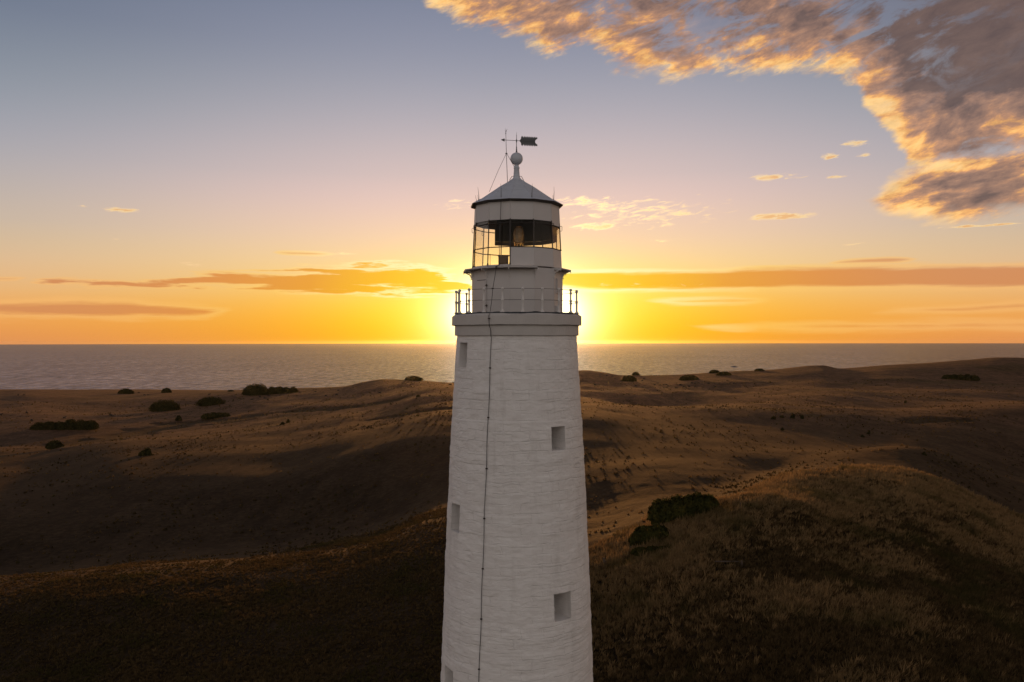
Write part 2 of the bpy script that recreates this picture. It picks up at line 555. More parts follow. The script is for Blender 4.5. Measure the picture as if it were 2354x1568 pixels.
PERM = rng.random((256, 256)).astype(np.float64)


def vnoise(x, y):
    xi = np.floor(x).astype(int); yi = np.floor(y).astype(int)
    fx = x - xi; fy = y - yi
    fx = fx * fx * fx * (fx * (fx * 6 - 15) + 10); fy = fy * fy * fy * (fy * (fy * 6 - 15) + 10)
    a = PERM[xi & 255, yi & 255]; b = PERM[(xi + 1) & 255, yi & 255]
    c = PERM[xi & 255, (yi + 1) & 255]; d = PERM[(xi + 1) & 255, (yi + 1) & 255]
    return (a * (1 - fx) + b * fx) * (1 - fy) + (c * (1 - fx) + d * fx) * fy - .5


def fbm(x, y, oct=4, gain=.5):
    s = 0; a = 1.0
    for i in range(oct):
        s = s + a * vnoise(x * 2 ** i + 17.3 * i, y * 2 ** i + 5.1 * i); a *= gain
    return s


# ridge lines read along the land: for each, (bearing on a 2353 px print, print height, distance)
XS = [-900, 0, 300, 600, 850, 1040, 1190, 1340, 1500, 1650, 1850, 2050, 2353, 3300]
SKX = [-900, 0, 60, 170, 280, 400, 560, 700, 790, 840, 885, 950, 1000, 1045, 1190, 1310, 1345, 1380, 1430, 1560, 1640, 1740, 1850, 1890, 1930, 2040, 2130, 2180, 2240, 2300, 2353, 3300]
SKY_ = [900, 900, 898, 903, 905, 903, 897, 893, 888, 877, 870, 873, 874, 877, 866, 855, 852, 856, 865, 862, 857, 854, 843, 841, 848, 839, 834, 830, 825, 821, 822, 822]
RIDGES = [
    # near slope at the foot of the picture
    ([1560] * 14, [112, 108, 103, 99, 97, 96, 96, 96, 92, 86, 82, 82, 86, 90]),
    # crest of the first rise (left spur / right knoll)
    ([1375, 1370, 1352, 1331, 1285, 1225, 1262, 1300, 1238, 1172, 1107, 1097, 1190, 1300], [135, 135, 136, 140, 146, 152, 140, 128, 133, 142, 168, 190, 190, 180]),
    # bowl behind it
    ([1290, 1290, 1268, 1240, 1190, 1130, 1150, 1166, 1125, 1102, 1060, 1040, 1090, 1150], [200, 200, 205, 214, 220, 222, 205, 186, 192, 206, 270, 315, 315, 310]),
    # second crest / rolling paddock
    ([1190, 1188, 1080, 1083, 1035, 984, 985, 985, 1000, 990, 978, 968, 960, 960], [238, 238, 300, 292, 312, 345, 350, 350, 335, 365, 425, 475, 480, 480]),
    # far paddock
    ([1000, 998, 985, 960, 922, 884, 895, 900, 905, 900, 890, 884, 890, 890], [540, 540, 575, 620, 680, 760, 800, 820, 850, 850, 850, 850, 850, 850]),
]
DSK = ([-900, 0, 300, 600, 850, 1040, 1340, 1500, 1850, 2353, 3300], [1150, 1150, 1150, 1100, 1000, 1000, 1150, 1230, 1250, 1300, 1300])


def rolling(x, y, d):
    """unevenness of the ground: small hummocks near, long dunes far"""
    a = np.clip((d - 40) / 80, 0, 1)
    near = fbm(x / 8.0, y / 8.0, 3, .5) * .45 * (1 - np.clip((d - 150) / 120, 0, 1)) + fbm(x / 40.0 + 3, y / 44.0, 2, .4) * 1.4
    k = np.clip((d - 200) / 300, 0, 1)
    farh = fbm(x / 60 + 9, y / 95 + 2, 2, .4) * 1.5 + fbm(x / 120 + 1, y / 170 + 8, 3, .34) * (5.5 + 2.5 * np.clip(x / 80 + .5, 0, 1))
    ed = np.clip((1420 - d) / 240, 0, 1)
    sk = np.clip(np.abs(d - 1150) / 220, .12, 1)
    return a * (near * (1 - .45 * k) + farh * k * ed * sk)


KX = [-900, 0, 2353, 3300]


def ground(x, y):
    x = np.asarray(x, float).ravel(); y = np.asarray(y, float).ravel()
    r = np.hypot(x, y); az = np.degrees(np.arctan2(x, y)); s = np.sign(az); aa = np.abs(az)
    azc = np.where(aa <= 45, aa, np.where(aa <= 100, 45, 45 * (180 - aa) / 80))
    azc = azc * s
    d = r * np.cos(np.radians(azc))
    X = 1176.5 + 1953 * np.tan(np.radians(azc))
    Dn = [np.full(X.shape, 0.0), np.full(X.shape, 46.0)]; Zn = [np.full(X.shape, -40.5), np.full(X.shape, -39.0)]
    for ys, ds in RIDGES:
        D = pchip1(XS, ds, X); Yp = pchip1(XS, ys, X)
        Dn.append(D); Zn.append(-D * (Yp - 784.3) / 1953)
    D = pchip1(*DSK, X); Yp = pchip1(SKX, SKY_, X)
    Dn.append(D); Zn.append(-D * (Yp - 784.3) / 1953)
    Dn.append(D + 330); Zn.append(np.full(X.shape, -83.0))
    Dn.append(D + 420); Zn.append(np.full(X.shape, -88.0))
    Dn.append(D + 3000); Zn.append(np.full(X.shape, -95.0))
    z = pchip(np.array(Dn), np.array(Zn), d)
    z = z + rolling(x, y, d)
    # the little inner knoll on the right
    z = z + 2.0 * np.exp(-(((x - 44) / 15) ** 2 + ((y - 138) / 13) ** 2))
    z = z + 4.2 * np.exp(-(((x - 130) / 44) ** 2 + ((y - 262) / 30) ** 2))
    return z + EYE


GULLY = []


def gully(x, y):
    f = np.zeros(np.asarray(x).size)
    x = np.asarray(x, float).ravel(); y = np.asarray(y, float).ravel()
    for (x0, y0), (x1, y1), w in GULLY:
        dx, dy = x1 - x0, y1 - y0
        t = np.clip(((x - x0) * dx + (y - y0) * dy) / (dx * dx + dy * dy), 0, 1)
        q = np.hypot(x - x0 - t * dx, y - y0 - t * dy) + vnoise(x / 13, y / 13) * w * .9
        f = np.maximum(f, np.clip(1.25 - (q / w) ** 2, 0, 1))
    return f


def at(px, py, dmin=60.0):
    """where the line of sight through a point of the 4096 px print meets the ground"""
    dd = np.exp(np.linspace(math.log(dmin), math.log(1700), 6000))
    x = dd * (px - 2048) / 3400.0
    zl = EYE - dd * (py - 1365.3) / 3400.0
    g = ground(x, dd)
    hit = np.nonzero(g >= zl)[0]
    i = int(hit[0]) if len(hit) else int(np.argmin(zl - g))
    return float(x[i]), float(dd[i]), float(g[i])


def trace(pts, w):
    g = [at(*p)[:2] for p in pts]
    return [(a, b, w) for a, b in zip(g[:-1], g[1:])]


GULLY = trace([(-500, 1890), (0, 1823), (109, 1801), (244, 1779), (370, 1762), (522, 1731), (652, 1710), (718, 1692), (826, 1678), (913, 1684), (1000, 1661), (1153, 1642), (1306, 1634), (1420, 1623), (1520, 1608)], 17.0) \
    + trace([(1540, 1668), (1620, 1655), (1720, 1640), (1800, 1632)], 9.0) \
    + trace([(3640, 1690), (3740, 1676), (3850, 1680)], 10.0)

# ------------------------------------------------------------------ ground material
def ground_mat():
    m, n, b = material("dry_coastal_grassland")
    geo = n.new('ShaderNodeNewGeometry')
    sep = n.new('ShaderNodeSeparateXYZ')
    n.link(geo.outputs['Position'], sep.inputs[0])
    x, y, z = sep.outputs
    P = n.vec(x, n.m('MULTIPLY', y, .55), 0.0)
    big = n.noise(P, .011, 4, .55, .6)
    mid = n.noise(P, .055, 6, .62, .5)
    clump = n.noise(P, .30, 6, .66, .3)
    fine = n.noise(P, 1.3, 5, .7)
    tuft = n.noise(n.vec(x, y, 0.0), .55, 6, .72)
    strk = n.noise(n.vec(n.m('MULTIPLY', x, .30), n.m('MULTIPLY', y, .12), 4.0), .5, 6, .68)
    straw, tan_, heath, green = (.152, .083, .049), (.096, .053, .031), (.032, .020, .011), (.046, .042, .014)
    c = n.mix(n.sstep(.32, .66, mid), tan_, straw)
    c = n.mix(n.m('MULTIPLY', n.sstep(.54, .68, big), .5), c, green)
    c = n.mix(n.m('MULTIPLY', n.sstep(.56, .68, clump), n.m('ADD', .45, n.m('MULTIPLY', n.sstep(.42, .62, mid), .5))), c, heath)
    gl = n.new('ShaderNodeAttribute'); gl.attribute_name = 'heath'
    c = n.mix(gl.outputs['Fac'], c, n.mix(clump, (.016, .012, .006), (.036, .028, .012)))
    # nearer ground: heath colour, with the dimmer foreground painted in as darker albedo
    heath_dim = n.m('SUBTRACT', 1.0, n.sstep(280, 640, n.m('ADD', n.m('ADD', y, n.m('MULTIPLY', x, .10)), n.m('MULTIPLY', n.m('SUBTRACT', big, .5), 260))))
    c = n.mix(n.m('MULTIPLY', heath_dim, .90), c, n.mix(clump, (.018, .0135, .0075), (.040, .029, .0145)))
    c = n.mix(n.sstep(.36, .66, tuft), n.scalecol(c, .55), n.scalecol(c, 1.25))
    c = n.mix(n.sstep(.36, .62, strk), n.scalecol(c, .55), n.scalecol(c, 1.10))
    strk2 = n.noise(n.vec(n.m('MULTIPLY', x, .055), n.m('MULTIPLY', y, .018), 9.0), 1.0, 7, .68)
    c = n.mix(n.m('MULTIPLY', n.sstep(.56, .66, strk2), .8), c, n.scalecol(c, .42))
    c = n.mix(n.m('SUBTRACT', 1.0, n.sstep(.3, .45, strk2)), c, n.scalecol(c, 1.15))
    c = n.mix(n.m('MULTIPLY', n.sstep(.60, .70, n.noise(P, .16, 5, .7)), .75), c, n.scalecol(heath, .8))
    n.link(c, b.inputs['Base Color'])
    b.inputs['Roughness'].default_value = .95
    b.inputs['Specular IOR Level'].default_value = .05
    b.inputs['Sheen Weight'].default_value = .06
    b.inputs['Sheen Roughness'].default_value = .45
    b.inputs['Sheen Tint'].default_value = (.55, .32, .16, 1)
    bp = n.new('ShaderNodeBump')
    bp.inputs['Strength'].default_value = .5
    bp.inputs['Distance'].default_value = .35
    n.link(n.m('ADD', clump, n.m('MULTIPLY', tuft, .5)), bp.inputs['Height'])
    n.link(bp.outputs[0], b.inputs['Normal'])
    return m


M['ground'] = ground_mat()


def build_ground():
    az = np.concatenate([np.linspace(-180, -44, 60)[:-1], np.linspace(-44, 44, 1150), np.linspace(44, 180, 60)[1:]])
    rr = np.concatenate([[0.5, 10, 25, 38], np.exp(np.linspace(math.log(46), math.log(2100), 560)), [2600, 4000]])
    A, Rr = np.meshgrid(np.radians(az), rr, indexing='ij')
    x = Rr * np.sin(A); y = Rr * np.cos(A)
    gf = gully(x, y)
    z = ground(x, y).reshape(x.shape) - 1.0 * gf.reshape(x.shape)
    na, nr = x.shape
    V = np.stack([x.ravel(), y.ravel(), z.ravel()], 1)
    i = np.arange(na - 1)[:, None] * nr + np.arange(nr - 1)[None, :]
    i = i.ravel()
    F = np.stack([i, i + 1, i + nr + 1, i + nr], 1)[:, ::-1]
    me = mesh_np("ground", V, F, M['ground'], True)
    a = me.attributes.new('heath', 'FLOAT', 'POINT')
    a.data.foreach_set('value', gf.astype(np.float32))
    o = link("ground", me)
    tag(o, "rolling brown coastal grassland running down to the sea", "ground", None, 'structure')


build_ground()


# ------------------------------------------------------------------ sea
def build_sea():
    m, n, b = material("sea_water")
    geo = n.new('ShaderNodeNewGeometry')
    sep = n.new('ShaderNodeSeparateXYZ')
    n.link(geo.outputs['Position'], sep.inputs[0])
    x, y, z = sep.outputs
    P = n.vec(n.m('MULTIPLY', x, .55), y, 0.0)
    h = n.m('ADD', n.m('MULTIPLY', n.noise(P, .02, 5, .62, .4), 1.6), n.m('MULTIPLY', n.noise(P, .11, 5, .62, .4), .5))
    bp = n.new('ShaderNodeBump')
    bp.inputs['Strength'].default_value = 1.0
    bp.inputs['Distance'].default_value = 2.4
    n.link(h, bp.inputs['Height'])
    n.link(bp.outputs[0], b.inputs['Normal'])
    # water: a dark body under a skin of ripples too small to see, which dull the mirror
    gl = n.new('ShaderNodeBsdfGlossy')
    str1 = n.noise(n.vec(n.m('MULTIPLY', x, .060), n.m('MULTIPLY', y, .017), 0.0), 1.0, 5, .7, .3)
    str2 = n.noise(n.vec(n.m('MULTIPLY', x, .006), n.m('MULTIPLY', y, .0012), 5.0), 1.0, 4, .6, .3)
    k = n.m('ADD', .74, n.m('ADD', n.m('MULTIPLY', n.m('SUBTRACT', str1, .5), 1.9), n.m('MULTIPLY', n.m('SUBTRACT', str2, .5), .35)))
    n.link(n.scalecol((.37, .405, .56), k), gl.inputs['Color'])
    gl.inputs['Roughness'].default_value = .11
    n.link(bp.outputs[0], gl.inputs['Normal'])
    df = n.new('ShaderNodeBsdfDiffuse'); df.inputs[0].default_value = (.020, .024, .030, 1)
    fr = n.new('ShaderNodeFresnel'); fr.inputs['IOR'].default_value = 1.333
    ms = n.new('ShaderNodeMixShader')
    n.link(fr.outputs[0], ms.inputs[0]); n.link(df.outputs[0], ms.inputs[1]); n.link(gl.outputs[0], ms.inputs[2])
    n.link(ms.outputs[0], m.node_tree.nodes['Material Output'].inputs['Surface'])
    m.node_tree.nodes.remove(b)
    N = 240
    q = np.linspace(0, 2 * math.pi, N, endpoint=False)
    rad = [300, 900, 2000, 5000, 12000, 24000, 33000]
    V = [np.stack([r * np.sin(q), r * np.cos(q), np.full(N, SEA)], 1) for r in rad]
    V = np.concatenate(V)
    F = []
    for i in range(len(rad) - 1):
        for k in range(N):
            k2 = (k + 1) % N
            F.append((i * N + k, i * N + k2, (i + 1) * N + k2, (i + 1) * N + k))
    o = link("sea", mesh_np("sea", V, np.array(F)[:, ::-1], m, True))
    tag(o, "rippled grey mauve sea reaching the horizon", "sea", None, 'structure')


build_sea()

# ------------------------------------------------------------------ lighthouse
TX, TY = .203, 36.0
LH = bpy.data.objects.new("lighthouse", None)
COL.objects.link(LH)
LH.location = (TX, TY, 0)
LH.empty_display_size = 3
tag(LH, "tall white stone lighthouse with grey conical roof and arrow weather vane", "lighthouse")
E = EYE     # heights below are given from eye level, then lifted by E


def pol(phi, r, z):
    return Vector((r * math.sin(R(phi)), -r * math.cos(R(phi)), z + E))


WINDOWS = [(-59.5, .34, -1.06, -.05), (36.3, .35, -4.33, -3.39), (-59.8, .37, -7.72, -6.60), (35.7, .42, -10.99, -9.92),
           (-61.5, .40, -14.40, -13.26), (35.7, .42, -17.6, -16.5)]      # bearing, half width, sill, head


def tower_r(z):
    return np.interp(z, [-40.5, -37, -14.4, -11.35, -8.58, -5.82, -3.6, .235], [4.7, 4.12, 3.215, 3.11, 3.0, 2.88, 2.765, 2.53])


def build_tower():
    zs = set(np.round(np.concatenate([np.linspace(-39.6, -18, 40), np.linspace(-17.9, .235, 330)]), 4))
    ths = set(np.round(np.linspace(-180, 179, 360), 4))
    for phi, hw, z0, z1 in WINDOWS:
        rr = float(tower_r((z0 + z1) / 2)); a = math.degrees(math.asin(hw / rr))
        for v in (phi - a, phi + a):
            ths = {t for t in ths if abs(t - v) > .45}; ths.add(round(v, 4))
        for v in (z0, z1):
            zs = {t for t in zs if abs(t - v) > .022}; zs.add(round(v, 4))
    zs = np.array(sorted(zs)); ths = np.array(sorted(ths))
    T, Z = np.meshgrid(np.radians(ths), zs, indexing='ij')
    base = tower_r(Z)
    s = T * 2.8
    def per(f):      # keeps the pattern seamless round the back
        w = np.clip((np.degrees(T) - 150) / 29, 0, 1)
        return f(s, Z) * (1 - w) + f(s - 2 * math.pi * 2.8, Z) * w
    course = np.floor(Z / .40 + per(lambda a, b: vnoise(a * .35, b * .35)) * .9)
    off = PERM[(course.astype(int) * 37) & 255, 11] - .5
    disp = .018 * off + per(lambda a, b: fbm(a * 2.1, b * 4.5, 4, .6)) * .022 + per(lambda a, b: fbm(a * .4 + 40, b * .5, 3)) * .03
    rad = base + disp
    V = np.stack([rad * np.sin(T), -rad * np.cos(T), Z + E], 2)
    n, k = len(ths), len(zs)
    verts = [tuple(p) for p in V.reshape(-1, 3)]
    keep = np.ones((n, k - 1), bool)
    faces = []
    wins = []
    for phi, hw, z0, z1 in WINDOWS:
        rr = float(tower_r((z0 + z1) / 2)); a = math.degrees(math.asin(hw / rr))
        i0 = int(np.argmin(abs(ths - (phi - a)))); i1 = int(np.argmin(abs(ths - (phi + a))))
        j0 = int(np.argmin(abs(zs - z0))); j1 = int(np.argmin(abs(zs - z1)))
        keep[i0:i1, j0:j1] = False
        loop = [(i, j0) for i in range(i0, i1)] + [(i1, j) for j in range(j0, j1)] + [(i, j1) for i in range(i1, i0, -1)] + [(i0, j) for j in range(j1, j0, -1)]
        inw = Vector((-math.sin(R(phi)), math.cos(R(phi)), 0))
        front = rr * math.cos(R(a))
        o = len(verts)
        nv = Vector((math.sin(R(phi)), -math.cos(R(phi)), 0))
        for i, j in loop:
            p = Vector(V[i, j])
            depth_now = p.xy.dot(nv.xy)
            q = p + inw * (depth_now - (front - 1.35))
            verts.append(tuple(q))
        L = len(loop)
        for t in range(L):
            t2 = (t + 1) % L
            faces.append((loop[t][0] * k + loop[t][1], loop[t2][0] * k + loop[t2][1], o + t2, o + t))
        wins.append((phi, hw, z0, z1, front - 1.25))
    for i in range(n):
        i2 = (i + 1) % n
        for j in range(k - 1):
            if keep[i, j]: faces.append((i * k + j, i2 * k + j, i2 * k + j + 1, i * k + j + 1))
    mb = MB(); mb.v = verts; mb.f = faces
    t = mb.build("tower", M['stone'], LH)
    for phi, hw, z0, z1, r in wins:
        rot = Matrix.Rotation(R(phi), 3, 'Z')
        f = MB()
        w, h = hw * 2, z1 - z0
        c = pol(phi, r, (z0 + z1) / 2)
        for dx in (-1, 1): f.box(c + rot @ Vector((dx * (hw - .03), 0, 0)), (.06, .06, h), rot)
        for dz in (-1, 1): f.box(c + Vector((0, 0, dz * (h / 2 - .03))), (w - .12, .058, .06), rot)
        f.box(c, (w - .12, .05, .04), rot)
        fo = f.build("window", M['white'], LH)
        MB().box(c + rot @ Vector((0, .02, 0)), (w - .1, .01, h - .1), rot).build("pane", M['blind'], fo)


build_tower()


def band(name, prof, mat, n=140, amp=.006, freq=3.0):
    mb = MB()
    o = []
    for i, (r, z) in enumerate(prof):
        for kk in range(n):
            q = 2 * math.pi * kk / n
            a = float(fbm(np.array([math.cos(q) * freq + 31 + i]), np.array([math.sin(q) * freq + 9]), 4)[0])
            mb.v.append(((r + a * amp * 2) * math.sin(q), -(r + a * amp * 2) * math.cos(q), z + E + (a * amp * 2.4)))
    P = len(prof)
    for i in range(P):
        i2 = (i + 1) % P
        for kk in range(n):
            k2 = (kk + 1) % n
            mb.f.append((i * n + kk, i * n + k2, i2 * n + k2, i2 * n + kk))
    return mb.build(name, mat, LH)


band("cornice", [(2.30, .238), (2.605, .230), (2.617, .245), (2.617, .640), (2.55, .648), (2.30, .648)], M['render'], amp=.010, freq=4)
band("cornice", [(2.40, .651), (2.72, .655), (2.737, .67), (2.737, 1.035), (2.63, 1.105), (2.40, 1.105)], M['render'], amp=.010, freq=4)
band("gallery_floor", [(1.7, 1.108), (2.628, 1.102), (2.612, 1.165), (1.7, 1.172)], M['bitumen'], n=200, amp=.016, freq=7)

VA = [21.5 + 30 * k for k in range(12)]          # corners of the twelve-sided lantern


def poly_ring(mb, prof, phases=VA):
    """closed profile swept round the twelve corners"""
    o = len(mb.v); n = len(phases); P = len(prof)
    for r, z in prof:
        for a in phases: mb.v.append(tuple(pol(a, r, z)))
    for i in range(P):
        i2 = (i + 1) % P
        for k in range(n):
            k2 = (k + 1) % n
            mb.f.append((o + i * n + k, o + i * n + k2, o + i2 * n + k2, o + i2 * n + k))
    return mb


def facet_slab(mb, a0, a1, prof):
    """closed profile (r, z) swept straight between two corners, capped"""
    o = len(mb.v); P = len(prof)
    for a in (a0, a1):
        for r, z in prof: mb.v.append(tuple(pol(a, r, z)))
    for i in range(P):
        i2 = (i + 1) % P
        mb.f.append((o + i, o + i2, o + P + i2, o + P + i))
    mb.f.append(tuple(o + i for i in range(P)))
    mb.f.append(tuple(o + P + i for i in range(P))[::-1])
    return mb


# service room under the lantern
drum = poly_ring(MB(), [(1.80, 1.14), (1.935, 1.14), (1.935, 2.98), (1.80, 2.98)]).build("lantern_base", M['white'], LH)
for a in (51.5, 81.5, 21.5, -8.5, -38.5, -68.5):   # riveted cover strips on the corners
    p0 = pol(a, 1.937, 1.18); p1 = pol(a, 1.937, 2.62)
    MB().tube([p0, p1], .012, 6).build("corner_strip", M['white'], LH)
lrot = Matrix.Rotation(R(-53.5), 3, 'Z')
dc = pol(-45, 1.90, 1.82)
drot = Matrix.Rotation(R(-53.5), 3, 'Z')
dpos = pol(-48.5, 1.90, 1.85)
door = MB().box(dpos, (.62, .05, 1.26), drot).build("door", M['white'], LH)
for dz in (.42, -.40):
    c = dpos + drot @ Vector((.34, -.03, dz))
    MB().box(c, (.13, .035, .03), drot).box(c + Vector((0, 0, .0)) + drot @ Vector((.03, -.012, 0)), (.03, .03, .10), drot).build("hinge", M['dark'], door)
for dz in (.65, -.65):
    MB().box(dpos + drot @ Vector((0, -.03, dz)), (.62, .03, .018), drot).build("door_trim", M['dark'], door)
mrot = Matrix.Rotation(R(66.5), 3, 'Z')
MB().box(pol(64, 1.89, 2.28), (.30, .05, .62), mrot).box(pol(64, 1.905, 2.28), (.22, .05, .54), mrot).build("wall_hatch", M['white'], LH)
MB().box(pol(60, 1.93, 1.34), (.34, .16, .26), mrot).build("junction_box", M['white'], LH)

# walkway round the lantern, open on one side
wk = MB()
for k in range(12):
    a0, a1 = VA[k], VA[k] + 30
    if k == 0: continue                    # the facet without a walkway
    facet_slab(wk, a0 + (.4 if k == 1 else 0), a1 - (.4 if k == 11 else 0), [(1.80, 2.985), (2.30, 2.935), (2.315, 2.965), (2.30, 2.99), (1.80, 3.035)])
walk = wk.build("walkway", M['white'], LH)
MB().box((0, 0, 0), (.01, .01, .01))
for a in VA:
    b = MB()
    def P(r, z): return pol(a, r, z)
    pts = [P(1.945 + .34 * t, 2.66 + .275 * (1 - (1 - t) ** 2.2) * (1.0) if False else 2.66 + .262 * math.sin(t * math.pi / 2) ** 1.0 * (1 if t < 1 else 1)) for t in np.linspace(0, 1, 7)]
    # hollow (concave) lower edge of the bracket
    pts = []
    for t in np.linspace(0, 1, 8):
        q = t * math.pi / 2
        pts.append(P(2.30 - .36 * math.cos(q), 2.64 + .28 * (math.sin(q))) if False else P(1.94 + .36 * (1 - math.cos(q)), 2.64 + .28 * math.sin(q)))
    b.tube(pts, .016, 6)
    b.tube([P(1.945, 2.62), P(1.945, 2.95)], .018, 6)
    b.tube([P(1.93, 2.945), P(2.30, 2.918)], .018, 6)
    axn = pol(a + 90, 1, 0) - Vector((0, 0, E))
    for (r, z, s) in ((2.00, 2.88, .045), (2.09, 2.875, .038), (2.165, 2.895, .025), (1.992, 2.785, .036), (1.978, 2.71, .022)):
        b.ring(P(r, z), s, .010, axn, 12, 5)
    b.ring(P(2.285, 2.885), .022, .009, axn, 10, 5)
    b.ring(P(1.985, 2.625), .020, .009, axn, 10, 5)
    b.build("bracket", M['dark'] if False else M['post'], walk)


def lr(z):       # corner radius of the leaning lantern walls
    return 1.905 + (1.785 - 1.905) * (z - 3.05) / (5.65 - 3.05)


def pane_mb(a0, a1, z0, z1, off, th):
    return facet_slab(MB(), a0, a1, [(lr(z0) + off - th, z0), (lr(z0) + off, z0), (lr(z1) + off, z1), (lr(z1) + off - th, z1)])


poly_ring(MB(), [(1.60, 3.04), (1.92, 3.04), (1.92, 3.10), (1.60, 3.10)]).build("sill", M['white'], LH)
poly_ring(MB(), [(.0001, 2.99), (1.79, 2.99), (1.79, 3.035), (.0001, 3.035)]).build("lantern_floor", M['interior'], LH)
for k in range(12):
    a0, a1 = VA[k], VA[k] + 30
    mid = (a0 + 15 + 180) % 360 - 180
    # lower lights: plated on the right-hand front, glazed elsewhere
    if mid > -10 and mid < 100:
        pane_mb(a0, a1, 3.103, 3.80, .004, .03).build("wall_panel", M['white'], LH)
    else:
        pane_mb(a0 + .6, a1 - .6, 3.103, 3.795, -.02, .008).build("glass_pane", M['glass'], LH)
    pane_mb(a0 + .6, a1 - .6, 3.825, 4.90, -.02, .008).build("glass_pane", M['glass'], LH)
    zt = 4.92 if mid < 60 or mid > 100 else 4.80
    pane_mb(a0, a1, zt, 5.66, .006, .03).build("wall_panel", M['white'], LH)
for a in VA:
    if 0 < a < 100:      # plated lights: the bar is painted white below the glass
        MB().tube([pol(a, lr(3.08), 3.08), pol(a, lr(3.79), 3.79)], .014, 6).build("corner_strip", M['white'], LH)
        MB().tube([pol(a, lr(3.80), 3.80), pol(a, lr(3.87), 3.87), pol(a, lr(4.95), 4.95)], [.045, .026, .026], 6).build("mullion", M['dark'], LH)
    else:
        MB().tube([pol(a, lr(3.08), 3.08), pol(a, lr(3.14), 3.14), pol(a, lr(3.2), 3.2), pol(a, lr(4.95), 4.95)], [.05, .036, .026, .026], 6).build("mullion", M['dark'], LH)
    MB().tube([pol(a, lr(4.95) + .012, 4.95), pol(a, lr(5.64) + .012, 5.64)], .010, 5).build("corner_strip", M['white'], LH)
    axn = pol(a + 90, 1, 0) - Vector((0, 0, E))
    p = [pol(a, lr(4.7) + .01, 4.83), pol(a, lr(4.7) + .085, 4.83), pol(a, lr(4.7) + .095, 4.80), pol(a, lr(4.7) + .095, 4.66), pol(a, lr(4.7) + .085, 4.63), pol(a, lr(4.7) + .01, 4.63)]
    MB().tube(p, .011, 6).build("handhold", M['dark'], LH)
for z, t in ((3.81, .022), (4.78, .020)):
    mb = MB()
    for k in range(12): mb.tube([pol(VA[k], lr(z) + .004, z), pol(VA[k] + 30, lr(z) + .004, z)], t, 6)
    mb.build("glazing_bar", M['dark'], LH)
# blackout blind hung inside the landward... seaward panes
bl = MB()
hem = MB()
segs = [(-146, -128.5 - 30 + 10.5)]
cuts = [111.5 - 22, 111.5, 141.5, 171.5, 201.5, 214]
for a0, a1 in zip(cuts[:-1], cuts[1:]):
    facet_slab(bl, a0, a1, [(1.70, 4.40), (1.712, 4.40), (1.692, 5.62), (1.68, 5.62)])
    facet_slab(hem, a0, a1, [(1.702, 4.22), (1.712, 4.22), (1.712, 4.397), (1.702, 4.397)])
bo = bl.build("blind", M['blind'], LH)
hem.build("hem", M['blindlight'], bo)
poly_ring(MB(), [(1.74, 4.93), (1.755, 4.93), (1.735, 5.63), (1.72, 5.63)]).build("lantern_lining", M['interior'], LH)
# lens on its stand, cabinet
lx = .09
ls = MB()
for i in range(15):
    t = i / 14
    z = 4.17 + .68 * t
    r = .225 * math.sin(math.pi * (.12 + .80 * t)) ** .75
    ls.ring((lx, 0, z + E), r, .021, (0, 0, 1), 28, 6)
lens = ls.build("lens", M['crystal'], LH, True)
st = MB()
for a in (20, 110, 200, 290):
    st.tube([(lx + .20 * math.cos(R(a)), .20 * math.sin(R(a)), 3.0 + E), (lx + .18 * math.cos(R(a)), .18 * math.sin(R(a)), 4.19 + E)], .018, 6)
    st.tube([(lx + .24 * math.cos(R(a)), .24 * math.sin(R(a)), 4.17 + E), (lx + .26 * math.cos(R(a + 20)), .26 * math.sin(R(a + 20)), 4.5 + E), (lx + .19 * math.cos(R(a + 40)), .19 * math.sin(R(a + 40)), 4.82 + E)], .010, 6)
st.ring((lx, 0, 4.17 + E), .20, .02, (0, 0, 1), 24, 6).ring((lx, 0, 3.95 + E), .19, .014, (0, 0, 1), 24, 6).ring((lx, 0, 4.84 + E), .13, .014, (0, 0, 1), 24, 6)
st.build("lens_stand", M['brass'], lens)
MB().lathe([(.0001, 4.25 + E), (.035, 4.26 + E), (.05, 4.36 + E), (.035, 4.46 + E), (.0001, 4.47 + E)], 14, (lx, 0)).build("bulb", M['brass'], lens, True)
MB().box((-.56, -.25, 3.32 + E), (.42, .40, .56)).box((-.56, -.25, 3.60 + E), (.46, .44, .03)).build("cabinet", M['interior'], LH)
MB().tube([(-1.15, .9, 3.03 + E), (-1.15, .9, 3.8 + E)], .012, 6).build("conduit", M['dark'], LH)

# roof: twelve flat gores with lapped sheets
rf = MB()
prof = [(1.62, 5.905), (1.16, 6.215), (1.165, 6.222), (.74, 6.505), (.745, 6.513), (.40, 6.705), (.22, 6.84), (.15, 6.93)]
o = len(rf.v)
for r, z in prof:
    for a in VA: rf.v.append(tuple(pol(a, r, z)))
for i in range(len(prof) - 1):
    for k in range(12):
        k2 = (k + 1) % 12
        rf.f.append((i * 12 + k, i * 12 + k2, (i + 1) * 12 + k2, (i + 1) * 12 + k))
roof = rf.build("roof", M['roof'], LH)
for a in VA:
    MB().tube([pol(a, 1.62, 5.908), pol(a, 1.16, 6.222), pol(a, .74, 6.512), pol(a, .40, 6.712), pol(a, .22, 6.846)], .011, 5).build("roll_seam", M['roof'], roof)
poly_ring(MB(), [(1.76, 5.665), (1.95, 5.70), (1.975, 5.735), (1.66, 5.925), (1.58, 5.90)]).build("eave", M['roof'], roof)
poly_ring(MB(), [(1.80, 5.655), (1.955, 5.685), (1.98, 5.735), (1.93, 5.69)]).build("gutter", M['dark'], roof)
for a in (-20, 19, 55, 120, -57, -118, 160, -160):
    p = pol(a, 1.86, 5.80)
    tip = p + Vector((random.uniform(-.05, .05), random.uniform(-.04, .04), .55))
    MB().tube([p, p + Vector((0, 0, .16)), (p + tip) / 2 + Vector((.01, 0, .05)), tip], [.013, .012, .008, .004], 5).build("roof_spike", M['dark'], roof)
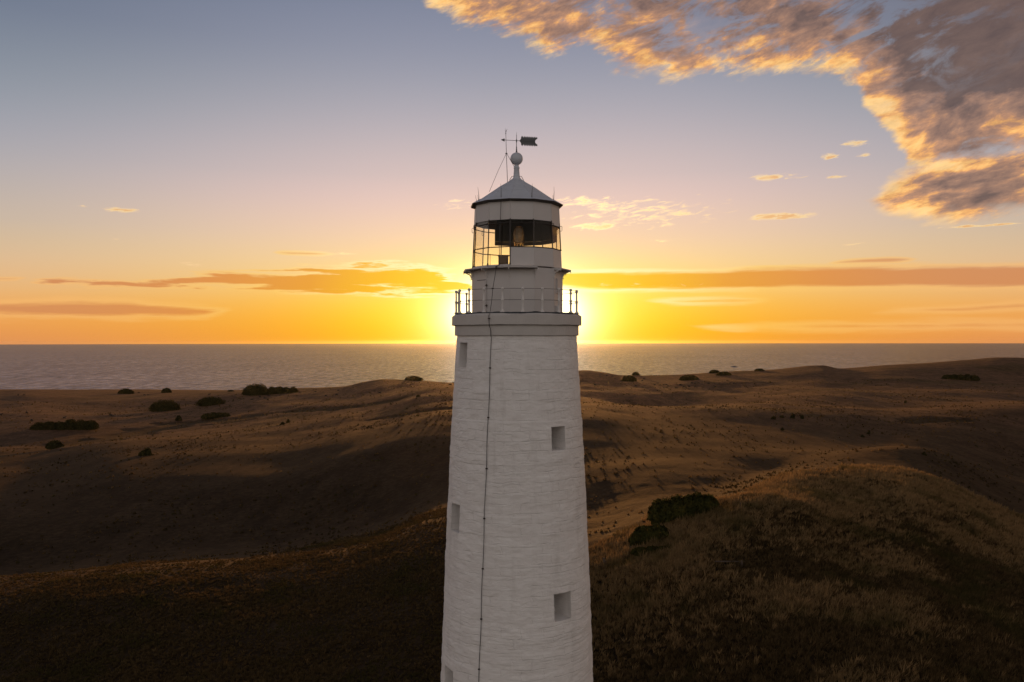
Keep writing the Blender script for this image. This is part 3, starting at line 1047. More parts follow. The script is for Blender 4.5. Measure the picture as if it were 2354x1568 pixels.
p = pol(-62, 1.88, 5.78)
MB().tube([p, p + Vector((-.05, 0, .26))], [.010, .004], 5).build("roof_spike", M['dark'], roof)

vt = MB().lathe([(.155, 6.90), (.135, 6.98), (.112, 7.30), (.128, 7.325), (.13, 7.355), (.105, 7.375), (.092, 7.47), (.10, 7.478)], 20, (0, 0), 0)
vt.v = [(x, y, z + E) for x, y, z in vt.v]
vent = vt.build("ventilator", M['roof'], LH, True)
for s in (-1, 1):
    MB().tube([(s * .13, -.05, 6.98 + E), (s * .20, -.06, 6.975 + E), (s * .30, -.09, 6.80 + E)], .012, 5).build("drain_hook", M['dark'], vent)
bs = MB(); prof = [(.0001, 7.73 - .267)] + [(.267 * math.sin(t), 7.73 - .267 * math.cos(t)) for t in np.linspace(.1, math.pi - .1, 18)] + [(.0001, 7.73 + .267)]
bs.lathe([(r, z + E) for r, z in prof], 28); bs.build("ball_finial", M['roof'], LH, True)
VZ = 8.50
sp = MB()
sp.lathe([(r, z + E) for r, z in [(.0001, 7.98), (.045, 7.99), (.03, 8.02), (.04, 8.05), (.022, 8.08), (.033, 8.115), (.018, 8.15), (.026, 8.2), (.014, 8.26), (.013, 8.40), (.026, 8.47), (.026, 8.53), (.012, 8.56), (.010, 8.70), (.014, 8.715), (.008, 8.73), (.003, 8.86)]], 14)
vane = sp.build("weather_vane", M['vane'], LH, True)
tl = -.055      # the arrow dips a little towards the tail


def vz(x): return VZ + tl * x


MB().tube([(-.52, 0, vz(-.52) + E), (.14, 0, vz(.14) + E)], .011, 6).ring((.13, 0, vz(.13) + E), .014, .012, (1, 0, 0), 10, 5).build("arrow_shaft", M['vane'], vane)


def plate(name, outline, th, mat, par):
    mb = MB(); n = len(outline)
    for s in (-1, 1):
        for x, z in outline: mb.v.append((x, s * th / 2, z + E))
    mb.f = [tuple(range(n)), tuple(range(n, 2 * n))[::-1]] + [(i, (i + 1) % n, n + (i + 1) % n, n + i) for i in range(n)]
    return mb.build(name, mat, par)


head = [(-.665, 0), (-.60, .03), (-.555, .045), (-.505, .075), (-.52, .035), (-.49, .02), (-.49, -.02), (-.52, -.035), (-.505, -.075), (-.555, -.045), (-.60, -.03)]
plate("arrow_head", [(x, z + vz(x)) for x, z in head], .03, M['vane'], vane)
top = [(.14, 0.0), (.155, .05), (.20, .115)]
for i in range(6):
    cx = .245 + i * .105
    if i == 0: cx = .24
    for t in np.linspace(math.pi * .92, math.pi * .12, 7):
        top.append((cx + .055 * math.cos(t), .10 + .105 * math.sin(t)))
tailup = [p for p in top if p[0] < .79]
tip = [(.80, .16), (.83, .185), (.865, .19), (.885, .165), (.885, .13), (.865, .11), (.82, .085), (.795, .04), (.79, 0)]
half = tailup + tip
full = half + [(x, -z) for x, z in half[::-1][1:-1]]
plate("tail_feather", [(x, z + vz(x)) for x, z in full], .022, M['vane'], vane)
MB().tube([(.14, -.02, vz(.14) + E), (.79, -.02, vz(.79) + E)], .009, 5).build("tail_rib", M['vane'], vane)

rod = MB().tube([(-.385, -.12, 6.70 + E), (-.43, -.12, 7.92 + E), (-.455, -.12, 8.82 + E)], [.014, .013, .010], 6)
rod.ring((-.43, -.12, 7.93 + E), .03, .02, (0, 0, 1), 12, 6).ring((-.455, -.12, 8.77 + E), .012, .014, (0, 0, 1), 10, 5)
rod.tube([(-.455, -.12, 8.80 + E), (-.475, -.12, 8.90 + E), (-.47, -.12, 9.0 + E)], [.007, .006, .003], 5)
rod.tube([(-.455, -.12, 8.80 + E), (-.42, -.12, 8.90 + E), (-.385, -.12, 8.965 + E)], [.007, .006, .003], 5)
rod.tube([(-.455, -.12, 8.80 + E), (-.445, -.10, 8.9 + E), (-.435, -.10, 8.96 + E)], [.007, .006, .003], 5)
ro = rod.build("lightning_rod", M['dark'], LH)
MB().tube([(-.45, -.12, 7.90 + E), (-.78, -.55, 7.1 + E), (-1.13, -1.0, 6.16 + E)], .008, 5).build("stay_wire", M['dark'], ro)
MB().tube([(-.40, -.12, 7.90 + E), (-.10, -.04, 7.38 + E)], .010, 5).build("stay_wire", M['dark'], ro)

# railing
RP = [5 + 18 * k for k in range(20)]
for a in RP:
    x, y = 2.56 * math.sin(R(a)), -2.56 * math.cos(R(a))
    pr = [(.10, 1.155), (.085, 1.18), (.05, 1.22), (.042, 1.27), (.044, 1.59), (.056, 1.61), (.060, 1.64), (.056, 1.67), (.038, 1.69), (.033, 2.03), (.05, 2.045), (.062, 2.085), (.055, 2.12), (.03, 2.14), (.0001, 2.142)]
    MB().lathe([(r, z + E) for r, z in pr], 12, (x, y), 0, (True, False)).build("railing_post", M['post'], LH, True)
for z in (1.64, 2.085):
    mb = MB(); pts = [(2.56 * math.sin(R(a)), -2.56 * math.cos(R(a)), z + E) for a in range(0, 361, 6)]
    mb.tube(pts, .0095, 6, caps=False); mb.build("railing_bar", M['dark'], LH)

# lightning conductor running down the whole tower
cab = []
for phi, r, z in [(-20, 1.90, 5.72), (-20.5, 1.83, 5.60), (-21, 1.86, 4.95), (-22, 1.91, 3.9), (-20.8, 1.965, 3.06), (-20.6, 2.36, 2.99), (-20.6, 2.35, 2.90), (-22.2, 2.54, 2.085), (-23, 2.57, 1.6), (-23.6, 2.68, 1.12), (-23.8, 2.77, 1.0), (-23.4, 2.775, .62), (-23.2, 2.66, .50), (-23.0, 2.66, .22)]:
    cab.append(pol(phi, r, z))
for z in np.arange(.15, -16.5, -.35):
    phi = -23.4 - 5.2 * (-z) / 15 + .25 * math.sin(z * 2.1)
    cab.append(pol(phi, float(tower_r(z)) + .04, z))
cb = MB().tube(cab, .0135, 6).build("lightning_conductor", M['cable'], LH)
for z in [-1.05, -3.0, -5.0, -6.95, -8.9, -10.85, -12.8, -14.7, .9, 2.09, 2.95]:
    phi = (-23.4 - 5.2 * (-z) / 15 + .25 * math.sin(z * 2.1)) if z < 0.2 else (-23.6 if z < 1 else (-22.2 if z < 2.5 else -20.6))
    rr = float(tower_r(z)) + .035 if z < .2 else (2.765 if z < 1 else (2.555 if z < 2.5 else 2.345))
    MB().box(pol(phi, rr, z), (.07, .06, .05), Matrix.Rotation(R(phi), 3, 'Z')).build("cable_clip", M['dark'], cb)


# ------------------------------------------------------------------ shrubs
def foliage_mat(name, dark, light):
    m = bpy.data.materials.new(name)
    m.use_nodes = True
    m.node_tree.nodes.clear()
    n = NT(m.node_tree)
    tc = n.new('ShaderNodeNewGeometry')
    f = n.noise(tc.outputs['Position'], .9, 4, .6)
    c = n.mix(n.sstep(.35, .7, f), dark, light)
    df = n.new('ShaderNodeBsdfDiffuse'); tr = n.new('ShaderNodeBsdfTranslucent')
    n.link(c, df.inputs[0]); n.link(n.scalecol(c, 1.3), tr.inputs[0])
    mx = n.new('ShaderNodeMixShader'); mx.inputs[0].default_value = .28
    n.link(df.outputs[0], mx.inputs[1]); n.link(tr.outputs[0], mx.inputs[2])
    o = n.new('ShaderNodeOutputMaterial'); n.link(mx.outputs[0], o.inputs['Surface'])
    return m


M['leaf'] = foliage_mat("dark_scrub_leaves", (.038, .036, .015), (.085, .075, .028))
M['leafnear'] = foliage_mat("olive_scrub_leaves", (.034, .036, .012), (.085, .078, .022))


def shrub_mesh(name, lobes, leaf, ncards, mat, seed):
    """lobes: (cx, cy, rx, ry, height) domes standing on the ground, unit = metres; leaf cards through the outer shell + a dark core"""
    r = np.random.default_rng(seed)
    vol = np.array([l[2] * l[3] * l[4] for l in lobes]) ** .67
    cnt = np.maximum(20, (ncards * vol / vol.sum()).astype(int))
    V, F = [], []
    off = 0
    for (cx, cy, rx, ry, h), c in zip(lobes, cnt):
        u = r.random(c) * 2 * math.pi
        zc = r.random(c) ** .8
        rr = np.sqrt(np.clip(1 - zc ** 2, 0, 1))
        k = .90 + .12 * r.random(c) + .10 * np.sin(u * 5 + cx) * np.cos(zc * 7 + cy) + .04 * r.standard_normal(c)
        P = np.stack([cx + rx * rr * np.cos(u) * k, cy + ry * rr * np.sin(u) * k, h * zc * k], 1)
        N = np.stack([np.cos(u) * rr, np.sin(u) * rr, zc + .2], 1) + .55 * r.standard_normal((c, 3))
        N /= np.linalg.norm(N, axis=1)[:, None]
        T = np.cross(N, r.standard_normal((c, 3))); T /= np.linalg.norm(T, axis=1)[:, None]
        B = np.cross(N, T)
        s = (leaf * (.6 + .9 * r.random(c)))[:, None]
        q = np.stack([P - T * s * .5, P + B * s * .38 + N * s * .1, P + T * s * .6, P - B * s * .38 + N * s * .1], 1)
        V.append(q.reshape(-1, 3))
        i = off + np.arange(c)[:, None] * 4
        F.append(np.concatenate([i, i + 1, i + 2, i + 3], 1))
        off += c * 4
        # core
        nu, nv = 14, 6
        g = []
        for a in range(nv):
            t = a / (nv - 1) * math.pi / 2
            for b in range(nu):
                q2 = 2 * math.pi * b / nu
                w = .80 + .10 * math.sin(3 * q2 + a + cx)
                g.append((cx + rx * w * math.cos(t) * math.cos(q2), cy + ry * w * math.cos(t) * math.sin(q2), h * .86 * math.sin(t) * (1 if a else 0) - (.6 if a == 0 else 0)))
        V.append(np.array(g))
        for a in range(nv - 1):
            for b in range(nu):
                b2 = (b + 1) % nu
                F.append(np.array([[off + a * nu + b, off + a * nu + b2, off + (a + 1) * nu + b2, off + (a + 1) * nu + b]]))
        off += nu * nv
    return mesh_np(name, np.concatenate(V), np.concatenate(F), mat)


def shrub(px, py, wpx, hpx, label, kind='round', group=None, depth=.7, near=False, seed=0):
    """(px, py): foot centre on the 4096 print; wpx, hpx: apparent size there"""
    x, y, z = at(px, py)
    sc = y / 3400.0
    w = wpx * sc; h = hpx * sc
    r = random.Random(seed + int(px))
    lobes = []
    if kind == 'round':
        lobes = [(0, 0, w / 2, w / 2 * depth, h), (-w * .22, w * .05, w * .26, w * .24 * depth, h * .8), (w * .24, -w * .03, w * .25, w * .25 * depth, h * .72), (w * .05, -w * .15 * depth, w * .3, w * .25 * depth, h * .75)]
    elif kind == 'long':
        k = max(4, int(w / max(h, .5) * 1.1))
        for i in range(k):
            t = (i + .5) / k - .5
            lobes.append((t * w * .9, r.uniform(-.1, .1) * h, w / k * r.uniform(.62, .85), w / k * .75, h * r.uniform(.72, 1.0) * (1 - abs(t) * .35)))
    elif kind == 'ragged':
        for i in range(6):
            t = r.uniform(-.4, .4)
            lobes.append((t * w, r.uniform(-.2, .2) * w * depth, w * r.uniform(.14, .24), w * r.uniform(.14, .2), h * r.uniform(.5, 1.0) * (1 - abs(t) * .6)))
        lobes.append((0, 0, w * .2, w * .2, h))
    n = int(min(9000, max(260, 26 * wpx)))
    me = shrub_mesh("shrub", lobes, max(.16, sc * 4.6), n if not near else 12000, M['leafnear' if near else 'leaf'], seed + int(px))
    o = link("shrub", me)
    o.location = (x, y, z - .15)
    o.rotation_euler = (0, 0, -math.atan2(x, y))
    tag(o, label, "shrub", group)
    return o


Z5 = lambda a, b: (a / 2.299, 1340 + b / 2.299)
Z6 = lambda a, b: (1000 + a / 2.6156, 1340 + b / 2.6156)
Z7 = lambda a, b: (2250 + a / 2.478, 1340 + b / 2.478)
Z8 = lambda a, b: (3100 + a / 2.3635, 1340 + b / 2.3635)
G = "scrub bushes scattered over the grassland"
SH = [
    (Z5(600, 862), 243, 40, "long low scrub thicket on the pale left slope, widest of the bushes", 'long'),
    (Z5(1515, 692), 118, 41, "broad dome shaped bush below the two skyline bushes at left", 'round'),
    (Z5(1940, 642), 108, 32, "wide rounded bush just right of the broad dome shaped bush", 'round'),
    (Z5(1985, 757), 105, 24, "flat ragged bush at the upper end of the dark gully", 'long'),
    (Z5(1642, 785), 24, 20, "small ball shaped bush at the edge of the dark gully", 'round'),
    (Z5(1158, 536), 58, 19, "leftmost bush on the skyline, dark hump against the sea", 'round'),
    (Z5(1530, 528), 38, 19, "peaked bush on the skyline against the sea, second from the left", 'round'),
    (Z5(500, 1030), 64, 28, "rounded bush sitting in the dark gully at far left", 'round'),
    (Z5(1355, 1103), 70, 31, "ragged bush with an uneven top alone on the left slope", 'ragged'),
    (Z6(62, 622), 108, 42, "tall dark half of the big skyline thicket left of the lighthouse", 'round'),
    (Z6(340, 608), 118, 32, "lower right half of the big skyline thicket left of the lighthouse", 'long'),
    (Z5(2122, 518), 24, 6, "tiny low skyline bush left of the big thicket", 'round'),
    (Z6(1712, 468), 74, 18, "dome shaped bush on top of the skyline hill left of the lighthouse", 'round'),
    (Z6(1760, 648), 14, 10, "tiny bush on the slope below the skyline hill left of the lighthouse", 'ragged'),
    (Z6(342, 934), 15, 11, "left of two tiny bushes in the middle of the left slope", 'ragged'),
    (Z6(397, 918), 22, 15, "right and larger of two tiny bushes in the middle of the left slope", 'ragged'),
    (Z7(658, 460), 60, 23, "round dark bush below the skyline, nearest right of the lighthouse", 'round'),
    (Z7(728, 402), 30, 13, "small humped bush on the skyline, nearest right of the lighthouse", 'round'),
    (Z7(1254, 449), 76, 20, "wide oval bush above the herd right of the lighthouse", 'round'),
    (Z7(1505, 378), 40, 12, "humped bush on the skyline left of the sea rock", 'round'),
    (Z7(1600, 402), 56, 14, "flat dark bush just below the skyline under the sea rock", 'round'),
    (Z7(1952, 360), 36, 9, "small bush on the skyline right of the sea rock", 'round'),
    (Z7(2090, 838), 16, 15, "left of three small dark bushes on the right paddock", 'ragged'),
    (Z7(2170, 822), 22, 8, "low middle one of three small dark bushes on the right paddock", 'ragged'),
    (Z8(165, 790), 22, 20, "tallest of three small dark bushes on the right paddock", 'ragged'),
    (Z8(258, 796), 16, 16, "small dark bush right of the tallest paddock bush", 'ragged'),
    (Z8(1755, 428), 131, 27, "long dark bush near the right edge, under the highest skyline", 'long'),
    (Z8(890, 942), 18, 15, "upper of two small bushes in the middle of the right paddock", 'ragged'),
    (Z8(828, 970), 12, 11, "lower of two small bushes in the middle of the right paddock", 'ragged'),
    (Z8(1236, 646), 10, 10, "tiny upright bush on a crest of the right dunes", 'ragged'),
    (Z8(70, 906), 14, 12, "tiny bush below the row of three paddock bushes", 'ragged'),
    (Z8(1410, 1140), 16, 14, "tiny bush just behind the crest of the right knoll", 'ragged'),
]
for i, (p, w, h, lab, kind) in enumerate(SH):
    shrub(p[0], p[1], w, h, lab, kind, G, seed=i * 13)


# big bushes on the knoll beside the tower
def near_shrub(px, py, dist_lobes, label, seed):
    x, y, z = at(px, py)
    me = shrub_mesh("crown", dist_lobes, .34, 15000, M['leafnear'], seed)
    root = bpy.data.objects.new("shrub", None)
    COL.objects.link(root)
    root.location = (x, y, z - .3)
    root.rotation_euler = (0, 0, -math.atan2(x, y))
    tag(root, label, "shrub", "large bushes on the knoll")
    link("crown", me, root)
    st = MB()
    rr = random.Random(seed)
    for l in dist_lobes[:4]:
        for _ in range(3):
            st.tube([(l[0] + rr.uniform(-.2, .2), l[1] - l[3] * .3, -.3), (l[0] + rr.uniform(-.5, .5), l[1] - l[3] * rr.uniform(.5, .8), l[4] * .45)], [.07, .035], 5)
    st.build("stem", M['wood'], root)
    return root


def kn(px, py):
    return 2300 + px / 2.851, 1850 + py / 2.851


# terrain distance there sets the metres per print pixel
bx, by, bz = at(*kn(1240, 640))
s_ = by / 3400 / 2.851 * 1.05
near_shrub(*kn(1240, 650), [(-235 * s_, 0, 150 * s_, 120 * s_, 215 * s_), (-60 * s_, 40 * s_, 170 * s_, 140 * s_, 250 * s_), (130 * s_, 60 * s_, 190 * s_, 150 * s_, 285 * s_),
                            (255 * s_, 80 * s_, 140 * s_, 120 * s_, 275 * s_), (-160 * s_, -20 * s_, 120 * s_, 90 * s_, 130 * s_), (60 * s_, -20 * s_, 140 * s_, 90 * s_, 170 * s_),
                            (330 * s_, 110 * s_, 60 * s_, 80 * s_, 215 * s_)], "largest rounded olive bush on the knoll crest right of the lighthouse", 101)
near_shrub(*kn(860, 890), [(-60 * s_, 0, 130 * s_, 110 * s_, 150 * s_), (70 * s_, 20 * s_, 130 * s_, 110 * s_, 160 * s_), (170 * s_, 20 * s_, 70 * s_, 70 * s_, 95 * s_), (-150 * s_, -20 * s_, 70 * s_, 60 * s_, 80 * s_)],
           "second olive bush, lower left of the largest one on the knoll", 102)
near_shrub(*kn(960, 1030), [(-180 * s_, 0, 90 * s_, 60 * s_, 55 * s_), (-60 * s_, 10 * s_, 90 * s_, 60 * s_, 66 * s_), (70 * s_, 20 * s_, 100 * s_, 60 * s_, 72 * s_), (170 * s_, 20 * s_, 70 * s_, 50 * s_, 50 * s_)],
           "low spreading shrub in front of the two olive bushes", 103)


# ------------------------------------------------------------------ cattle
def cow_mesh(name, grazing):
    """one continuous body grown from a skeleton"""
    P, Ed, Rd = [], [], []

    def v(p, r):
        P.append(p); Rd.append(r); return len(P) - 1
    pel = v((-.62, 0, 1.08), .34); mid = v((0, 0, 1.02), .40); che = v((.55, 0, 1.04), .37)
    wit = v((.80, 0, 1.18), .25)
    if grazing: nk = [((1.12, 0, .92), .17), ((1.32, 0, .55), .14), ((1.50, 0, .25), .11), ((1.62, 0, .06), .085)]
    else: nk = [((1.10, 0, 1.38), .18), ((1.30, 0, 1.52), .155), ((1.52, 0, 1.40), .115), ((1.66, 0, 1.30), .09)]
    Ed += [(pel, mid), (mid, che), (che, wit)]
    last = wit
    for p, r in nk:
        k = v(p, r); Ed.append((last, k)); last = k
        if r == nk[1][1]:
            for s in (-1, 1):
                e = v((p[0] - .04, s * .22, p[2] + .06), .04); Ed.append((k, e))
    for s in (-1, 1):
        a = v((.58, s * .2, .78), .16); b = v((.60, s * .22, .42), .075); c = v((.58, s * .22, .03), .07)
        Ed += [(che, a), (a, b), (b, c)]
        a = v((-.62, s * .2, .82), .19); b = v((-.72, s * .22, .46), .08); c = v((-.68, s * .22, .03), .07)
        Ed += [(pel, a), (a, b), (b, c)]
    a = v((-.96, 0, 1.22), .06); b = v((-1.04, 0, .7), .035); Ed += [(pel, a), (a, b)]
    me = bpy.data.meshes.new("cow_skeleton"); me.from_pydata(P, Ed, [])
    o = bpy.data.objects.new("cow_skeleton", me); COL.objects.link(o)
    o.modifiers.new("skin", 'SKIN')
    if me.skin_vertices:
        for i, sv in enumerate(me.skin_vertices[0].data):
            sv.radius = (Rd[i], Rd[i]); sv.use_root = (i == 0)
    o.modifiers.new("sub", 'SUBSURF').levels = 1
    dg = bpy.context.evaluated_depsgraph_get()
    res = bpy.data.meshes.new_from_object(o.evaluated_get(dg))
    bpy.data.objects.remove(o)
    res.name = name
    res.materials.clear(); res.materials.append(M['hide'])
    return res


cowm = [cow_mesh("cow", True), cow_mesh("cow", False)]
HERDS = [
    ("small dark cow among the few spread over the slope at far left", "cattle at far left",
     [Z5(5, 738), Z5(245, 718), Z5(290, 790), Z5(590, 768), Z5(1020, 745), Z5(222, 553), Z5(165, 555)]),
    ("tiny dark cow on the field just under the skyline bushes at left", "cattle under the left skyline",
     [Z5(1327, 554), Z5(1360, 555), Z5(1923, 550), Z5(1277, 532)]),
    ("dark cow in the close bunch below the big left thicket", "cattle below the left thicket",
     [Z6(20, 682), Z6(105, 652), Z6(155, 668), Z6(185, 685), Z6(193, 640)]),
    ("dark cow grazing between the big left thicket and the lighthouse", "cattle left of the lighthouse",
     [Z6(524, 606), Z6(688, 599), Z6(922, 585), Z6(796, 642), Z6(907, 633), Z6(1357, 615), Z6(2092, 533)]),
    ("dark cow in the herd gathered on the flat right of the lighthouse", "herd right of the lighthouse",
     [Z7(728, 516), Z7(915, 503), Z7(945, 490), Z7(967, 504), Z7(1005, 505), Z7(1028, 504), Z7(1047, 518), Z7(1130, 536), Z7(1170, 501), Z7(1205, 524), Z7(1255, 521),
      Z7(1315, 526), Z7(1280, 487), Z7(1313, 490), Z7(1348, 487), Z7(1452, 492), Z7(1517, 524)]),
    ("dark cow in the pair walking right of the herd", "pair right of the herd", [Z7(1663, 491), Z7(1703, 488)]),
    ("tiny dark cow on the rise between the lighthouse and the herd", "cattle near the lighthouse right side",
     [Z7(322, 503), Z7(810, 440), Z7(792, 461), Z7(520, 438), Z7(437, 410), Z7(373, 416), Z7(493, 418)]),
    ("tiny dark cow on the skyline right of the lighthouse", "cattle on the right skyline", [Z7(875, 408), Z7(912, 411), Z7(930, 411), Z7(957, 411)]),
]
ci = 0
for lab, grp, pts in HERDS:
    for p in pts:
        x, y, z = at(*p)
        o = bpy.data.objects.new("cow", cowm[0 if ci % 3 else 1])
        COL.objects.link(o)
        ang = random.choice([0, math.pi]) + random.uniform(-.7, .7)
        o.location = (x, y, z - .03)
        o.rotation_euler = (0, 0, ang)
        o.scale = (1.3,) * 3
        tag(o, lab, "cow", grp)
        ci += 1


# ------------------------------------------------------------------ fence remains on the knoll
def post(px, py, hpx, rad, label, lean=0., brace=False):
    x, y, z = at(*kn(px, py))
    h = hpx / 2.851 * y / 3400
    mb = MB().tube([(0, 0, -.4), (lean * .5, 0, h * .5), (lean, .02, h)], [rad, rad * .95, rad * .85], 7)
    o = mb.build("fence_post", M['wood'], None)
    o.location = (x, y, z)
    if brace:
        MB().tube([(.12 + h * .55, -.1, -.2), (rad * .8, 0, h * .72)], rad * .5, 6).build("brace", M['wood'], o)
    tag(o, label, "fence post", "old fence posts on the knoll")


post(327, 1188, 100, .20, "thick weathered strainer post with a leaning brace beside the tower", 0, True)
post(404, 1132, 52, .05, "left of two thin stakes behind the braced post", -.03)
post(450, 1142, 54, .05, "right of two thin stakes behind the braced post", .03)
post(645, 1008, 52, .10, "leaning post just below the second olive bush", -.22)
post(1390, 612, 44, .08, "pale post standing in front of the largest olive bush", 0)
post(1888, 520, 60, .10, "single post in the grass right of the largest olive bush", 0)
post(1118, 1100, 46, .12, "short stump post on the tussock bank below the low shrub", .05)
post(1900, 1195, 70, .16, "post at the right end of the fallen rail", 0)
x, y, z = at(*kn(1815, 1158))
o = MB().tube([(-2.6, 0, .30), (0, .05, .26), (2.6, .1, .16)], [.10, .11, .10], 7).build("fallen_rail", M['wood'])
o.location = (x, y, z)
tag(o, "fallen timber rail lying in the tussocks on the knoll", "rail")

# rock awash offshore
d = 2840.0
rk = MB()
for i in range(7):
    t = (i - 3) / 3
    rk.lathe([(.0001, 2.0 * (1 - t * t * .7)), (3.2, 1.5 * (1 - t * t * .7)), (5.5, -2)], 9, (t * 8.5, .6 * math.sin(i)), i)
o = rk.build("rock", M['rock'])
o.location = (d * (2936 - 2048) / 3400, d, SEA)
tag(o, "low dark rock awash in the sea off the right shore", "rock")


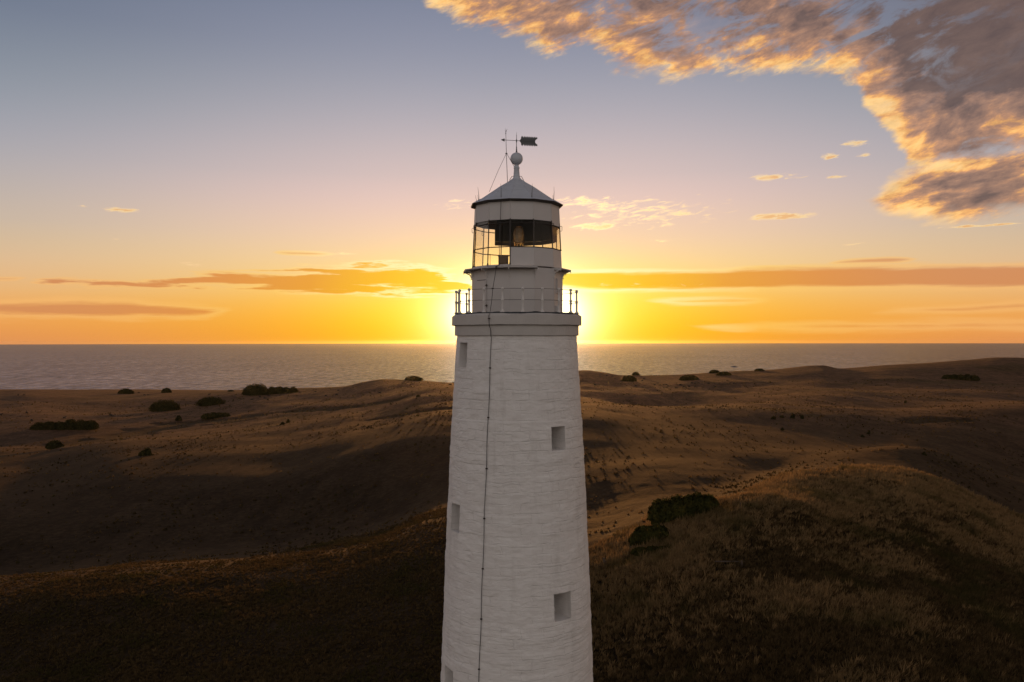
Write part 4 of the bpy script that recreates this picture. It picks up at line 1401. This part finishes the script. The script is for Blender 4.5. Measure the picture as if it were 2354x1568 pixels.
# ------------------------------------------------------------------ tussock grass (cannot be counted)
def build_grass():
    m = bpy.data.materials.new("dry_tussock_blades")
    m.use_nodes = True
    m.node_tree.nodes.clear()
    n = NT(m.node_tree)
    geo = n.new('ShaderNodeNewGeometry')
    at_ = n.new('ShaderNodeAttribute'); at_.attribute_name = 'tint'
    f = n.noise(geo.outputs['Position'], .10, 4, .6)
    c = n.mix(at_.outputs['Fac'], (.040, .030, .014), (.38, .25, .115))
    c = n.mix(n.m('MULTIPLY', n.sstep(.5, .66, f), .55), c, (.062, .062, .020))
    df = n.new('ShaderNodeBsdfDiffuse'); tr = n.new('ShaderNodeBsdfTranslucent')
    n.link(c, df.inputs[0]); n.link(c, tr.inputs[0])
    mx = n.new('ShaderNodeMixShader'); mx.inputs[0].default_value = .52
    n.link(df.outputs[0], mx.inputs[1]); n.link(tr.outputs[0], mx.inputs[2])
    o = n.new('ShaderNodeOutputMaterial'); n.link(mx.outputs[0], o.inputs['Surface'])
    K = 215000
    rr = 62 + (225 - 62) * rng.random(K) ** 1.15
    az = R(39) * (2 * rng.random(K) - 1)
    x = rr * np.sin(az); y = rr * np.cos(az)
    dens = fbm(x / 14 + 5, y / 14 + 2, 4, .55)
    right = np.clip((x + 10) / 30, 0, 1)
    keep = (dens > -.20 + .22 * (1 - right)) | (rng.random(K) < .62 + .15 * right)
    X = 1176.5 + 1953 * x / y
    crest = pchip1(XS, RIDGES[1][1], X)
    up = y / crest
    keep &= rng.random(K) < np.where(X > 1250, np.clip((1.10 + .10 * dens - up) / .08, 0, 1), np.clip((1.32 + .25 * dens - up) / .3, 0, 1))
    x, y, rr, right, dens, up = x[keep], y[keep], rr[keep], right[keep], dens[keep], up[keep]
    K = len(x)
    z = ground(x, y)
    size = (.40 + .55 * rng.random(K) ** 1.6) * (.46 + .50 * right) * (1 + .35 * np.clip(dens, -.3, .5))
    B = 12
    dry = np.clip((up - .66) / .36, 0, 1) * right  # drier crest grass, paled further to paint in the low sun
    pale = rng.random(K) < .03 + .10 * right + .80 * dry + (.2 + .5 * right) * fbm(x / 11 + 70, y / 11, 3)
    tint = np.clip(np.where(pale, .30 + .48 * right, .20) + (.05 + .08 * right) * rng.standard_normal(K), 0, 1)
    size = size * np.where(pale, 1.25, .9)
    u = rng.random((K, B)) * 2 * math.pi
    lean = (.15 + .75 * rng.random((K, B)) ** 1.2)
    L = size[:, None] * (.65 + .55 * rng.random((K, B)))
    wdt = (.045 + .00032 * rr)[:, None] * (.8 + .6 * rng.random((K, B)))
    bx = x[:, None] + .22 * size[:, None] * np.cos(u) * rng.random((K, B)); by = y[:, None] + .22 * size[:, None] * np.sin(u) * rng.random((K, B))
    windx = .22
    tx = bx + L * lean * np.cos(u) + windx * L; ty = by + L * lean * np.sin(u)
    tz = z[:, None] + L * np.sqrt(np.clip(1 - (lean * .75) ** 2, .15, 1))
    ph = rng.random((K, B)) * math.pi
    a = np.stack([bx - wdt * np.cos(ph), by - wdt * np.sin(ph), np.broadcast_to(z[:, None] - .08, bx.shape)], 2)
    b = np.stack([bx + wdt * np.cos(ph), by + wdt * np.sin(ph), np.broadcast_to(z[:, None] - .08, bx.shape)], 2)
    t = np.stack([tx, ty, tz], 2)
    V = np.stack([a, b, t], 2).reshape(-1, 3)
    F = np.arange(len(V)).reshape(-1, 3)
    # low tufts over the far paddocks
    Q = 104000
    rr2 = 150 + 900 * rng.random(Q) ** 1.25
    az2 = R(39) * (2 * rng.random(Q) - 1)
    x2 = rr2 * np.sin(az2); y2 = rr2 * np.cos(az2)
    pat = fbm(x2 / 26 + 3, y2 / 60 + 1, 4, .6)
    k2 = (rng.random(Q) < np.clip((.26 + 1.3 * pat) * np.clip(.45 + (rr2 - 300) / 500, .4, 1) * np.clip(1.25 - rr2 / 900 - .25 * (x2 < 0) * (rr2 > 430), .3, 1), .05, 1)) & (y2 > pchip1(XS, RIDGES[1][1], 1176.5 + 1953 * x2 / y2) * 1.08)
    x2, y2, rr2, pat = x2[k2], y2[k2], rr2[k2], pat[k2]
    Q = len(x2); z2 = ground(x2, y2)
    s2 = (.20 + .32 * rng.random(Q) ** 2) * (.75 + rr2 / 750)
    C = 5
    u2 = rng.random((Q, C)) * 2 * math.pi
    w2 = s2[:, None] * (.35 + .3 * rng.random((Q, C)))
    cx = x2[:, None] + s2[:, None] * .8 * np.cos(u2) * rng.random((Q, C)); cy = y2[:, None] + s2[:, None] * .8 * np.sin(u2) * rng.random((Q, C))
    zb = np.broadcast_to(z2[:, None] - .1, cx.shape)
    a2 = np.stack([cx - w2 * np.cos(u2), cy - w2 * np.sin(u2), zb], 2)
    b2 = np.stack([cx + w2 * np.cos(u2), cy + w2 * np.sin(u2), zb], 2)
    t2 = np.stack([cx + .3 * w2 * np.sin(u2 * 3), cy + .3 * w2 * np.cos(u2 * 5), z2[:, None] + s2[:, None] * (.7 + .7 * rng.random((Q, C)))], 2)
    V2 = np.stack([a2, b2, t2], 2).reshape(-1, 3)
    tint2 = np.clip(.17 - .3 * pat + .12 * rng.standard_normal(Q) + .12 * np.clip((rr2 - 500) / 300, 0, 1), .03, .5)
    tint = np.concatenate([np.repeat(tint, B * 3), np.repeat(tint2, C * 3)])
    V = np.concatenate([V, V2]); F = np.arange(len(V)).reshape(-1, 3)
    me = mesh_np("grass", V, F, m)
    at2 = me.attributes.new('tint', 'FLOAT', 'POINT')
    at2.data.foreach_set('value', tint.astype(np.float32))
    g = link("grass", me)
    tag(g, "dry tussock grass covering the slopes round the lighthouse hill", "grass", None, 'stuff')


build_grass()


# ------------------------------------------------------------------ sea haze lit by the low sun
def build_haze():
    m = bpy.data.materials.new("sea_haze")
    m.use_nodes = True
    m.node_tree.nodes.clear()
    n = NT(m.node_tree)
    v = n.new('ShaderNodeVolumePrincipled')
    v.inputs['Color'].default_value = (.95, .93, .90, 1)
    v.inputs['Density'].default_value = 4.6e-6
    v.inputs['Anisotropy'].default_value = .88
    o = n.new('ShaderNodeOutputMaterial')
    n.link(v.outputs[0], o.inputs['Volume'])
    h = 34000
    z0, z1 = -62, 56
    o = MB().box((0, 0, (z0 + z1) / 2), (2 * h, 2 * h, z1 - z0)).build("haze", m)
    tag(o, "thin golden sea haze over the land and water", "haze", None, 'stuff')


build_haze()
